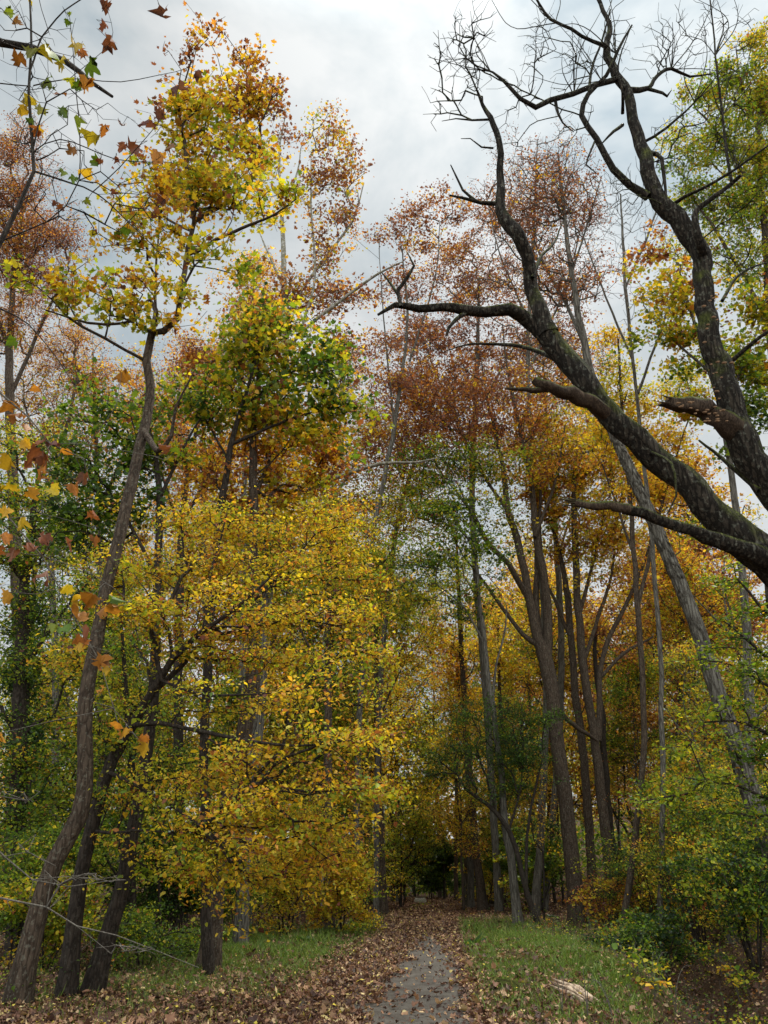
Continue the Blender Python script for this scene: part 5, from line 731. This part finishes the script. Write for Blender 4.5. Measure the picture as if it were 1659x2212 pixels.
# trunks scattered along the path end
for k_, (x_, y_, w_, top, lab) in enumerate([(985, 1948, 8, 1500, 'thin pole trunk farthest along the right side of the path'), (1006, 1958, 11, 1420, 'greyish double trunk pair member nearest the path end on the right'), (1018, 1962, 13, 1460, 'pale grey trunk just left of the woodpile by the path'), (1080, 1962, 12, 1400, 'reddish straight trunk between the woodpile and the slim lichen trunk'),
                                          (1150, 1955, 9, 1350, 'thin trunk seen right behind the black arching sapling'), (1180, 1950, 8, 1400, 'very thin trunk left behind the large forked trunk'), (760, 1960, 10, 1500, 'dark slim trunk behind the golden sprays left of the path'), (640, 1985, 14, 1450, 'trunk half hidden at the right end of the golden sprays'), (600, 1975, 10, 1500, 'slender trunk deep in the golden sprays'), (850, 1950, 8, 1500, 'leaning thin trunk just behind the stone block')]):
    rg = np.random.default_rng(700 + k_); dx = rg.normal(0, 12); a_ = x_ + dx * .4; b_ = x_ + dx * 1.6 - (12 if x_ > 950 else -4)
    S('slim_tree', lab, 700 + k_, G(x_, y_), [(x_, y_, 0, w_ + 2), (a_, y_ - 160, 0, w_), (a_ + dx * .3, (y_ + top) / 2 - 40, 0, w_ * .85), (b_, top, 0, w_ * .5), (b_, top - 80, 0, w_ * .2)], [], [(b_, top - 20, 60, 55, 0, .8, [YE, YG, OR, YE][k_ % 4]), (b_ + 30, top + 70, 60, 45, 0, .6, [YE, YG, YE][k_ % 3]), (b_ - 30, top + 160, 50, 35, 0, .5, [YG, YE][k_ % 2])], [B_BROWN, B_GREY, B_DARK][k_ % 3] if k_ != 2 else B_GREY, size=.16, jit=.06)

# ------------------------------------------------------------------ shrubs and undergrowth
def shrub(name, label, seed, px, Y, w_, h_, v, size=.08, kind='oval', cov=1.6, stems=6, per=8, bark=None, group=None, jit=.07, dx=0, r0=.003):
    b = GX(px, Y); t = Tree(name, label, 'shrub', seed, b, bark or B_DARK, group=group, gnarl=.02, r0=r0); r = t.rng
    for i in range(stems):
        a = r.uniform(0, 6.28); q = np.array([math.cos(a), math.sin(a)]) * w_ * .5 * r.uniform(.2, .9); h = h_ * r.uniform(.5, .95)
        t.stem([(b[0] + q[0] * .1, b[1] + q[1] * .1, b[2] - .05, .012 * h_ / 2 + .006), (b[0] + q[0] * .5, b[1] + q[1] * .5, b[2] + h * .55, .008 * h_ / 2 + .003), (b[0] + q[0] + dx, b[1] + q[1], b[2] + h, .003)], world=True, trunk=True, sides=5, ground=False)
    bl = []
    for i in range(7): bl.append((b[0] + r.uniform(-.32, .32) * w_ + dx * .5, b[1] + r.uniform(-.3, .3) * w_, b[2] + h_ * r.uniform(.25, .82), w_ * .27, h_ * .22, cov, v + r.normal(0, .03)))
    t.crown(bl, world=True, size=size, kind=kind, per=per, seg=.25, spread=.12, jit=jit); t.done(trunkname='stems', crownname='foliage')
SHR = [('shrub', 'dark green bush in the shade at the far left behind the leaning trunks', 60, 19, 3.2, 3.0, GR, .09, 1.6), ('shrub', 'yellow green bush glimpsed between the first and second leaning trunk', 130, 18, 2.2, 2.0, YG, .08, 1.2), ('shrub', 'low green bush right of the third leaning trunk', 330, 19, 2.6, 1.6, GR, .08, 1.2),
       ('shrub', 'dark leafy bush deep in the shade left of the thick trunk', 400, 24, 3.6, 3.2, GR - .04, .09, 1.6), ('shrub', 'tall yellow bush behind the golden sprays, left of the straight trunk', 620, 27, 3.2, 4.4, YE - .03, .09, 1.3), ('shrub', 'yellow bush hugging the straight trunk left of the path', 740, 28, 2.2, 3.2, YE - .02, .09, 1.2),
       ('shrub', 'bright green layered bush beside the dark hollow at the path end', 868, 48, 5, 5.5, YG - .03, .12, 1.3), ('shrub', 'dark bush closing off the path end', 930, 62, 4.6, 4.0, DG, .16, 2.4), ('shrub', 'very dark evergreen bush at the path end, right of the hollow', 965, 66, 3.6, 3.0, DG, .16, 2.0), ('shrub', 'green bush high above the hollow at the path end', 900, 70, 9, 10, YG + .04, .2, .7),
       ('shrub', 'yellow leafed bush behind the trunks right of the path end', 1050, 50, 5, 6.0, YE - .02, .13, 1.0), ('shrub', 'green bush with pointed leaves left of the large forked trunk', 1160, 42, 4, 4.4, GR, .13, 1.5), ('shrub', 'orange and green bush tucked behind the large forked trunk', 1300, 31, 2.6, 2.4, OR - .04, .13, 1.1),
       ('shrub', 'bush with a cluster of orange yellow leaves right of the large forked trunk', 1352, 23, 1.3, 1.3, OR - .05, .13, 1.2), ('shrub', 'tall green bush right of the pair of reddish trunks', 1410, 31, 3.6, 4.5, GR, .10, 1.4), ('shrub', 'dark green undergrowth bush at the head of the ditch', 1400, 21.5, 2.2, 1.9, DG + .05, .08, 1.7),
       ('shrub', 'yellow leaved bush above the ditch under the slanting shaggy trunk', 1500, 25, 3.4, 4.4, YG, .09, 1.3), ('shrub', 'large green bush at the right edge beside the ditch', 1600, 19.5, 3, 3.4, GR, .08, 1.4), ('shrub', 'brown and yellow bush above the ditch in the right distance', 1450, 33, 5, 5.5, RU - .1, .12, 1.3),
       ('shrub', 'olive bush in the right distance beyond the shaggy trunk', 1600, 27, 5, 6, YG - .04, .11, 1.5), ('shrub', 'fresh green bush at the right edge halfway up the slope', 1660, 23, 3.4, 4.2, GR + .06, .09, 1.3), ('shrub', 'low tangle of dull yellow leaves at the bottom right corner', 1610, 12.6, 1.5, .6, YG + .02, .05, .35),
       ('shrub', 'small round leaved weed patch right of the splintered log', 1500, 13.2, 1.3, .5, YG, .045, .3), ('shrub', 'dark green ivy heap hanging over the mound edge by the ditch', 1350, 18.6, 1.3, .7, DG, .06, 2.0), ('shrub', 'low green weeds at the left foot of the thick trunk', 420, 21, 1.6, .7, GR, .07, 1.2)]
for k_, (nm, lab, px_, Y_, w_, h_, v_, sz, cov) in enumerate(SHR): shrub(nm, lab, 800 + k_, px_, Y_, w_, h_, v_, size=sz * .92, cov=cov * (.36 if px_ > 1290 and Y_ > 19 else .7), jit=.12 if px_ > 1290 else .07, stems=9 if px_ > 1290 else 6, kind=['oval', 'broad', 'oval', 'lobed'][k_ % 4], r0=.003 if Y_ < 35 else .006)
# small ground plants
for k_, (px_, py_, lab) in enumerate([(1028, 2043, 'small dark green rosette plant on the leaf litter right of the path'), (660, 2035, 'clump of dark green strap leaves on the left bank near the straight trunk'), (1193, 1984, 'dark green rosette beside the foot of the large forked trunk')]):
    b = G(px_, py_); rg = np.random.default_rng(900 + k_); n = 46; a = rg.uniform(0, 6.28, n); d = np.stack([np.cos(a), np.sin(a), rg.uniform(.3, 1.3, n)], 1)
    geo = leaf_geo(np.repeat(b[None], n, 0) + rg.normal(0, .05, (n, 3)) * [1, 1, .2], d, np.array([0, 0, 1.]) + rg.normal(0, .3, (n, 3)), rg.uniform(.16, .34, n), 'oval', .3, rg)
    me = mesh_np('ground_plant', geo[0], geo[1], geo[2], geo[3], LEAF, {'v': np.repeat(np.clip(rg.normal(.1, .03, n), 0, 1), geo[4]), 'b': np.repeat(rg.uniform(.8, 1.2, n), geo[4])}, origin=b); o = link('ground_plant', me); o.location = [float(v) for v in b]; tag(o, lab, 'plant')
# weeds: thin bent stalks with a few leaves at the lower right and by the ditch
WD = [(1215, 2190, .5, 'curled bare stalk arching beside the splintered log'), (1270, 2200, .6, 'bare dry stalk right of the splintered log'), (1325, 2205, .5, 'thin dry stalk at the bottom edge right of the log'), (1415, 2160, .7, 'seedling with round yellow green leaves on the ditch bank'), (1435, 2080, .6, 'seedling with pale round leaves above the dark pool of shade'), (1380, 2110, .5, 'pale leaved seedling at the left side of the ditch'),
      (1480, 2060, .9, 'leafy seedling in the middle of the ditch slope'), (1560, 2110, .8, 'twiggy seedling with yellow leaves low on the right slope'), (1540, 2000, 1.1, 'tall leafy weed on the right slope'), (1620, 2040, 1.0, 'leafy weed by the right edge'), (1600, 2170, .8, 'dry weed in the bottom right corner'), (1460, 2190, .7, 'dry forked weed at the bottom edge near the right corner'), (1640, 1930, 1.4, 'green seedling standing tall at the right edge'), (1410, 1990, 1.0, 'seedling with orange leaves left of the ditch')]
for k_, (px_, py_, h_, lab) in enumerate(WD):
    b = G(px_, py_); t = Tree('seedling', lab, 'plant', 950 + k_, b, B_TWIG, gnarl=.01, r0=.002); r = t.rng; bare = k_ in (0, 1, 2, 11)
    for i in range(2 if bare else 3):
        dx_, dy_ = r.normal(0, .28, 2) * h_; bend = -.35 if bare and i == 0 else 0
        t.stem([(b[0], b[1], b[2] - .03, .008), (b[0] + dx_ * .3, b[1] + dy_ * .3, b[2] + h_ * .5, .006), (b[0] + dx_, b[1] + dy_, b[2] + h_ * .9, .004), (b[0] + dx_ * 1.7, b[1] + dy_ * 1.5, b[2] + h_ * (.95 + bend), .002)], world=True, trunk=True, sides=5, ground=False, step=.05, gn=.004)
    if not bare: t.crown([(b[0], b[1], b[2] + h_ * .6, .3 * h_ + .1, h_ * .32, .55, [YG + .03, YG, GR + .06, OR][0 if k_ < 6 else 3 if k_ == 13 else k_ % 3])], world=True, size=.085, kind='broad', per=3, spread=.06, seg=.12, up=1.6)
    t.done(trunkname='stalks', crownname='leaves')
# saplings, thin upright stems in the understorey
SP = [(1480, 2010, 7, 1400, 'thin straight sapling on the slope right of the ditch'), (1175, 1990, 4, 1640, 'very thin sapling on the mound left of the large forked trunk'), (560, 2010, 5, 1600, 'thin sapling in front of the thick dark trunk, right side'), (590, 2000, 4, 1700, 'thinnest sapling among the golden sprays'), (350, 2050, 6, 1500, 'thin sapling in the shade right of the third leaning trunk'), (1400, 1970, 5, 1500, 'reddish thin sapling right of the paired trunks'), (1360, 1960, 5, 1450, 'thin bent sapling nearest the paired reddish trunks'),
      (1385, 1958, 5, 1380, 'grey thin stem in the bright gap right of the paired trunks'), (1420, 1955, 6, 1300, 'taller thin stem in the bright gap, just left of the ditch head'), (1340, 1950, 4, 1500, 'hair thin stem touching the right reddish trunk'), (1200, 1950, 6, 1380, 'thin grey stem showing between arching sapling and large forked trunk'), (690, 1985, 5, 1500, 'thin stem just left of the straight trunk, behind golden leaves'), (1515, 1965, 5, 1400, 'dark thin stem behind the slanting shaggy trunk'), (960, 1946, 5, 1560, 'thin dark stem right behind the path end'), (875, 1948, 5, 1500, 'thin dark stem left behind the stone block'),
      (1545, 1980, 5, 1550, 'thin sapling under the slanting shaggy trunk'), (1440, 1975, 4, 1600, 'thin sapling at the head of the ditch'), (270, 2060, 5, 1600, 'thin sapling between second and third leaning trunk'), (672, 1990, 5, 1650, 'thin sapling left of the straight trunk by the path'), (1218, 1960, 5, 1500, 'thin sapling left behind the large forked trunk')]
for k_, (x_, y_, w_, top, lab) in enumerate(SP):
    rg = np.random.default_rng(1000 + k_); s_ = rg.normal(0, 14, 3); v_ = [YG, YE, YE, YG, GR, OR, YE, GR, YE, OR][k_ % 10]
    S('sapling', lab, 1000 + k_, G(x_, y_), [(x_, y_, 0, w_ + 1), (x_ - 8 + s_[0] * .4, y_ - 150, 0, w_), (x_ - 20 + s_[1], (y_ + top) / 2, 0, w_ * .8), (x_ - 25 + s_[2], top, 0, w_ * .4)], [], [(x_ - 20 + s_[1], (y_ + top) / 2 - 40, 55, 60, 0, .35, v_), (x_ - 20, top + 40, 60, 60, 0, .4, v_)], B_DARK, size=.1, kind='oval', per=5, flare=None, r0=.003)
# ------------------------------------------------------------------ far trees: a few kinds built once, then copied
def template(seed, H, crown, v, bark, lean=.3, size=.2, cov=.46, low=.3):
    t = Tree('background_tree', '-', 'tree', seed, (0, 300, 0), bark, gnarl=.05, r0=.008); r = t.rng; q = []
    for i in range(7): u = i / 6; q.append((r.normal(0, lean) * u, 300 + r.normal(0, lean) * u, -.3 + u * H * .93, max(.02, H * .0072 * (1 - u) ** .8)))
    t.stem(q, world=True, trunk=True, sides=8, ground=False, rough=.04)
    for i in range(6):
        h = H * r.uniform(.35, .75); a = r.uniform(0, 6.28); L = crown * r.uniform(.6, 1.1); k = (0 if h < H * .5 else 1)
        t.stem([(0, 300, h, H * .0035), (math.cos(a) * L * .5, 300 + math.sin(a) * L * .5, h + L * .6, H * .002), (math.cos(a) * L, 300 + math.sin(a) * L, h + L * 1.3, .01)], world=True, sides=6)
    bl = []
    for i in range(16):
        u = r.uniform(low, 1); a = r.uniform(0, 6.28); rr_ = crown * (1 - .75 * max(0, u - .5) * 1.6) * r.uniform(.2, .8); bl.append((math.cos(a) * rr_, 300 + math.sin(a) * rr_, H * (.98 * u), crown * .42, H * .085, cov, v + r.normal(0, .04)))
    global hgt; h0 = hgt; hgt = lambda x, y: np.full(np.shape(x), -5.0)
    t.crown(bl, world=True, size=size, kind='oval' if seed % 2 else 'lobed', per=8, seg=.7, spread=.4, jit=.09, shell=.6)
    hgt = h0; return t.done()
def copy_tree(root, loc, rz, sc, label, group=None):
    r = root.copy(); C.objects.link(r); r.location = [float(v) for v in loc]; r.rotation_euler = (0, 0, rz); r.scale = (sc,) * 3; r['label'] = label
    if group: r['group'] = group
    for ch in root.children:
        c = ch.copy(); C.objects.link(c); c.parent = r
    return r
TPL = {'Y': template(501, 22, 4.0, YE + .02, B_BROWN), 'G': template(502, 20, 4.0, GR + .06, B_BROWN, low=.2), 'O': template(503, 22, 4.2, OR - .02, B_BROWN), 'R': template(504, 23, 4.2, RU + .03, B_GREY), 'L': template(505, 19, 3.8, YG + .04, B_GREY, low=.15)}
COL = {'Y': 'golden yellow', 'G': 'green', 'O': 'orange yellow', 'R': 'rust brown', 'L': 'yellow green', 'P': 'plum brown'}
BGT = [('L', 30, 40, 1.0, 'far left, behind the first leaning trunk'), ('G', 150, 46, 1.0, 'at left behind the gap between the leaning trunks'), ('L', 250, 38, .9, 'behind the third leaning trunk at left'), ('Y', 330, 48, 1.1, 'left, seen above the undergrowth right of the leaning trunks'), ('O', 430, 52, 1.2, 'behind the thick dark trunk at left'), ('Y', 500, 40, .95, 'behind the upper golden sprays'), ('G', 580, 44, 1.0, 'behind the pale mottled trunk'), ('L', 660, 48, 1.1, 'right behind the golden sprays'), ('Y', 730, 46, 1.0, 'just left of the path, behind the straight trunks'), ('Y', 800, 52, 1.1, 'left of the path end'),
       ('L', 860, 58, 1.2, 'above the dark hollow on the left side'), ('Y', 950, 64, 1.15, 'above the stone block at the path end'), ('Y', 1090, 60, 1.0, 'behind the slim lichen spotted trunk'), ('R', 1120, 80, 1.3, 'far behind the arching sapling'), ('L', 1160, 52, .8, 'left behind the large forked trunk'), ('Y', 1230, 50, 1.0, 'behind the large forked trunk'), ('O', 1290, 55, 1.05, 'behind the pair of reddish trunks'),
       ('R', 1350, 62, .9, 'low in the bright gap right of the paired trunks'), ('O', 1420, 50, .85, 'at right behind the head of the ditch'), ('R', 1480, 56, .95, 'at right above the ditch'), ('O', 1530, 46, .95, 'behind the slanting shaggy trunk'), ('Y', 1580, 38, .8, 'right of the slanting shaggy trunk'), ('R', 1640, 48, 1.1, 'at the right edge, behind the bright green layers'), ('L', 1690, 34, .9, 'cut by the right edge'), ('O', 560, 62, 1.5, 'far back left, top between pale trunk and thick trunk'), ('Y', 700, 66, 1.5, 'far back left of the path'), 
       ('O', 1180, 66, 1.3, 'far back between path and paired trunks'), ('G', 60, 60, 1.2, 'far back at the left edge'), ('O', 200, 64, 1.3, 'far back left under the orange airy tree'), ('Y', 1330, 74, 1.1, 'far back behind the rust coloured one in the bright gap'), ('G', 690, 34, .55, 'short, just behind the straight trunk left of the path'), ('G', 470, 32, .5, 'short, in the shade behind the thick dark trunk'), ('G', 150, 28, .5, 'short, in the shade between the first leaning trunks'), ('G', 1420, 38, .55, 'short, on the slope behind the ditch'), ('L', 1550, 30, .5, 'short, on the slope at right'), ('G', 1110, 46, .5, 'short, behind the arching sapling'), ('L', 780, 42, .55, 'short, left of the path by the three straight trunks'), ('Y', 1000, 44, .5, 'short, right beside the path before its end')]
used = set(); rg = np.random.default_rng(77)
for k_, px_, Y_, s_, wh in BGT:
    lab = '%s background tree %s' % (COL[k_], wh); loc = GX(px_, Y_); rz = rg.uniform(0, 6.28); sc = s_ * rg.uniform(.95, 1.05)
    if k_ not in used:
        used.add(k_); r = TPL[k_]; r.location = [float(v) for v in loc]; r.rotation_euler = (0, 0, rz); r.scale = (sc,) * 3; r['label'] = lab; r['group'] = 'background trees behind the path'
    else: copy_tree(TPL[k_], loc, rz, sc, lab, 'background trees behind the path')
# distant wood: one mass
rng = np.random.default_rng(99); mb = MB(); pos = []; vv = []; ntr = 150; A = []; B = []; ra = []; rb2 = []
for i in range(ntr):
    y_ = rng.uniform(82, 125); x_ = rng.uniform(-.72, .78) * y_; z_ = float(hgt(x_, y_)); H = rng.uniform(15, 23); c = rng.uniform(2.5, 4.5); v = rng.choice([YE, YG, YE, OR, YG, YE + .04, YG + .05])
    A.append((x_, y_, z_ - .5)); B.append((x_ + rng.normal(0, .6), y_, z_ + H * .9)); ra.append(rng.uniform(.14, .26)); rb2.append(.04)
    n = 480; u = rng.random(n) ** .8; a = rng.uniform(0, 6.28, n); nc = 34; cc = rng.integers(0, nc, n); cu = rng.random(nc); ca = rng.uniform(0, 6.28, nc); cr = c * np.sqrt(rng.random(nc)) * (1.15 - cu * .7)
    pos.append(np.stack([x_ + np.cos(ca[cc]) * cr[cc] + rng.normal(0, .7, n), y_ + np.sin(ca[cc]) * cr[cc] + rng.normal(0, .7, n), z_ + H * (.08 + .92 * cu[cc]) + rng.normal(0, .5, n)], 1)); vv.append(v + rng.normal(0, .04, n))
pos = np.vstack(pos); n = len(pos); geo = leaf_geo(pos, rng.normal(0, 1, (n, 3)), rng.normal(0, 1, (n, 3)) + [0, 0, .8], rng.uniform(.28, .5, n), 'oval', .2, rng)
me = mesh_np('distant_wood', geo[0], geo[1], geo[2], geo[3], LEAF, {'v': np.repeat(np.clip(np.concatenate(vv), 0, 1), geo[4]), 'b': np.repeat(np.clip(rng.normal(1, .2, n), .5, 1.5), geo[4])})
dw = stuff(link('distant_wood', me), 'far off autumn wood closing the view behind the trees', 'wood')
mb.sticks(np.array(A), np.array(B), np.array(ra), np.array(rb2), 6); tr = mb.build('trunks', B_BROWN, parent=dw); tr['kind'] = 'stuff'

# ------------------------------------------------------------------ splintered log, old bark, stone block, woodpile
b = G(1250, 2160); t = thing('splintered_log', b, 'broken length of pale splintered wood lying on the mound edge above the ditch', 'log')
a0 = G(1208, 2140) + [0, 0, .0]; a1 = G(1292, 2172) + [0, 0, -.05]; ax = a1 - a0; ax = ax / np.linalg.norm(ax); sd = norm(np.cross(ax, [0, 0, 1])[None])[0]; rg = np.random.default_rng(4)
mb = MB(); L0 = np.linalg.norm(a1 - a0)
for i in range(26):
    o_ = sd * rg.uniform(-.13, .13); up_ = np.array([0, 0, 1]) * (math.sqrt(max(0, .0200 - (o_ @ o_))) * rg.uniform(.5, 1.1)); s0 = rg.uniform(-.12, .22) * L0; s1 = L0 * rg.uniform(.65, 1.0); wd = rg.uniform(.02, .042)
    p = [a0 + ax * s0 + o_ + up_, a0 + ax * (s0 + s1) / 2 + o_ * 1.05 + up_ * 1.15 + rg.normal(0, .006, 3), a0 + ax * s1 + o_ * .9 + up_ * .7]; mb.tube(p, [wd * .25, wd, wd * .6], 5, .12, rg)
mb.build('splintered_core', B_WOOD, b, False, t)
mb = MB(); mb.tube([a0 + ax * .08 - [0, 0, .05], (a0 + a1) / 2 - [0, 0, .045], a1 - [0, 0, .03], a1 + ax * .35 - [0, 0, .05]], [.10, .12, .12, .07], 12, .1, rg); mb.build('bark', B_ROT, b, True, t)
b = G(1085, 2138); t = thing('old_root', b, 'low weathered furrowed root bulging from the grass right of the path', 'root'); mb = MB()
p0, p1, p2, p3 = G(1040, 2146), G(1075, 2132), G(1115, 2138), G(1150, 2150)
mb.tube([p0 - [0, 0, .05], p1 + [0, 0, .0], p2 + [0, 0, -.0], p3 - [0, 0, .06]], [.04, .11, .10, .03], 12, .1, rg)
for k_ in range(9): o_ = np.array([0, rg.uniform(-.11, .11), .0]); h_ = np.array([0, 0, math.sqrt(.0135 - o_[1] ** 2)]); mb.tube([p0 + o_ * .4 - [0, 0, .02], p1 + o_ + h_, p2 + o_ + h_ * .9, p3 + o_ * .4 - [0, 0, .03]], [.008, .017, .015, .006], 5, .2, rg)
mb.build('wood', B_ROT, b, True, t)
# stone block
b = G(908, 1953); t = thing('stone_marker', b, 'squat pale stone block standing in the leaves at the path end', 'stone'); k = axd(b) / F0
def rounded(cx_, w_, d_, h_, z, n=20, lv=7, sq=.75):
    V = []
    for i in range(lv):
        u = i / (lv - 1); f = (1 - .22 * max(0, u - .6) ** 1.5 / .25) * (1 + .04 * math.sin(u * 3))
        for j in range(n): a = 6.2832 * j / n; c, s_ = math.cos(a), math.sin(a); V.append((cx_[0] + math.copysign(abs(c) ** sq, c) * w_ / 2 * f, cx_[1] + math.copysign(abs(s_) ** sq, s_) * d_ / 2 * f, z + u * h_))
    F = [[i * n + j, i * n + (j + 1) % n, (i + 1) * n + (j + 1) % n, (i + 1) * n + j] for i in range(lv - 1) for j in range(n)] + [list(range((lv - 1) * n, lv * n))]
    return V, F
mb = MB(); mb.add(*rounded(b, 26 * k, 22 * k, 14 * k, b[2] - .05)); mb.build('block', soft((.22, .2, .16), .9, .5, 14, (.42, .4, .33)), b, True, t)
mb = MB(); mb.add(*rounded(b, 20 * k, 17 * k, 3 * k, b[2] - .048 + 14 * k)); mb.build('cap', soft((.06, .04, .025), .9, .5, 30), b, True, t)
# woodpile
rg = np.random.default_rng(6); n_ = 0
for i, (px_, py_, L, dr, zz, lab) in enumerate([(1062, 1962, 1.6, .1, .1, 'lowest log of the woodpile beyond the right trunks'), (1072, 1958, 1.3, -.3, .3, 'second log lying across the woodpile'), (1088, 1957, 1.1, .5, .14, 'short log at the right end of the woodpile'), (1030, 1960, .5, 1.2, .18, 'pale cut log end at the left of the woodpile'), (1093, 1951, .9, -.6, .4, 'leaning log on the right of the woodpile')]):
    b = G(px_, py_) + [0, 0, zz]; d = np.array([math.cos(dr), math.sin(dr), rg.uniform(-.1, .15)]); r_ = rg.uniform(.10, .15); mb = MB(); t = thing('log', b, lab, 'log', 'logs of the woodpile')
    mb.tube([b - d * L / 2, b, b + d * L / 2], [r_, r_ * 1.05, r_ * .9], 10, .05, rg); mb.build('bark', B_BROWN, b, True, t)
    mb = MB(); a = np.linspace(0, 6.283, 11)[:-1]; u_ = norm(np.cross(d, [0, 0, 1.])[None])[0]; v_ = np.cross(norm(d[None])[0], u_)
    for s_ in (-1, 1):
        c = b + d * (L / 2 + .006) * s_; V = c + np.outer(np.cos(a), u_) * r_ * .86 + np.outer(np.sin(a), v_) * r_ * .86; mb.add(np.vstack([V, V - d * s_ * .02]), [list(range(10)) if s_ > 0 else list(range(9, -1, -1))] + [[j, (j + 1) % 10, 10 + (j + 1) % 10, 10 + j] for j in range(10)])
    mb.build('cut_end', B_WOOD, b, False, t)
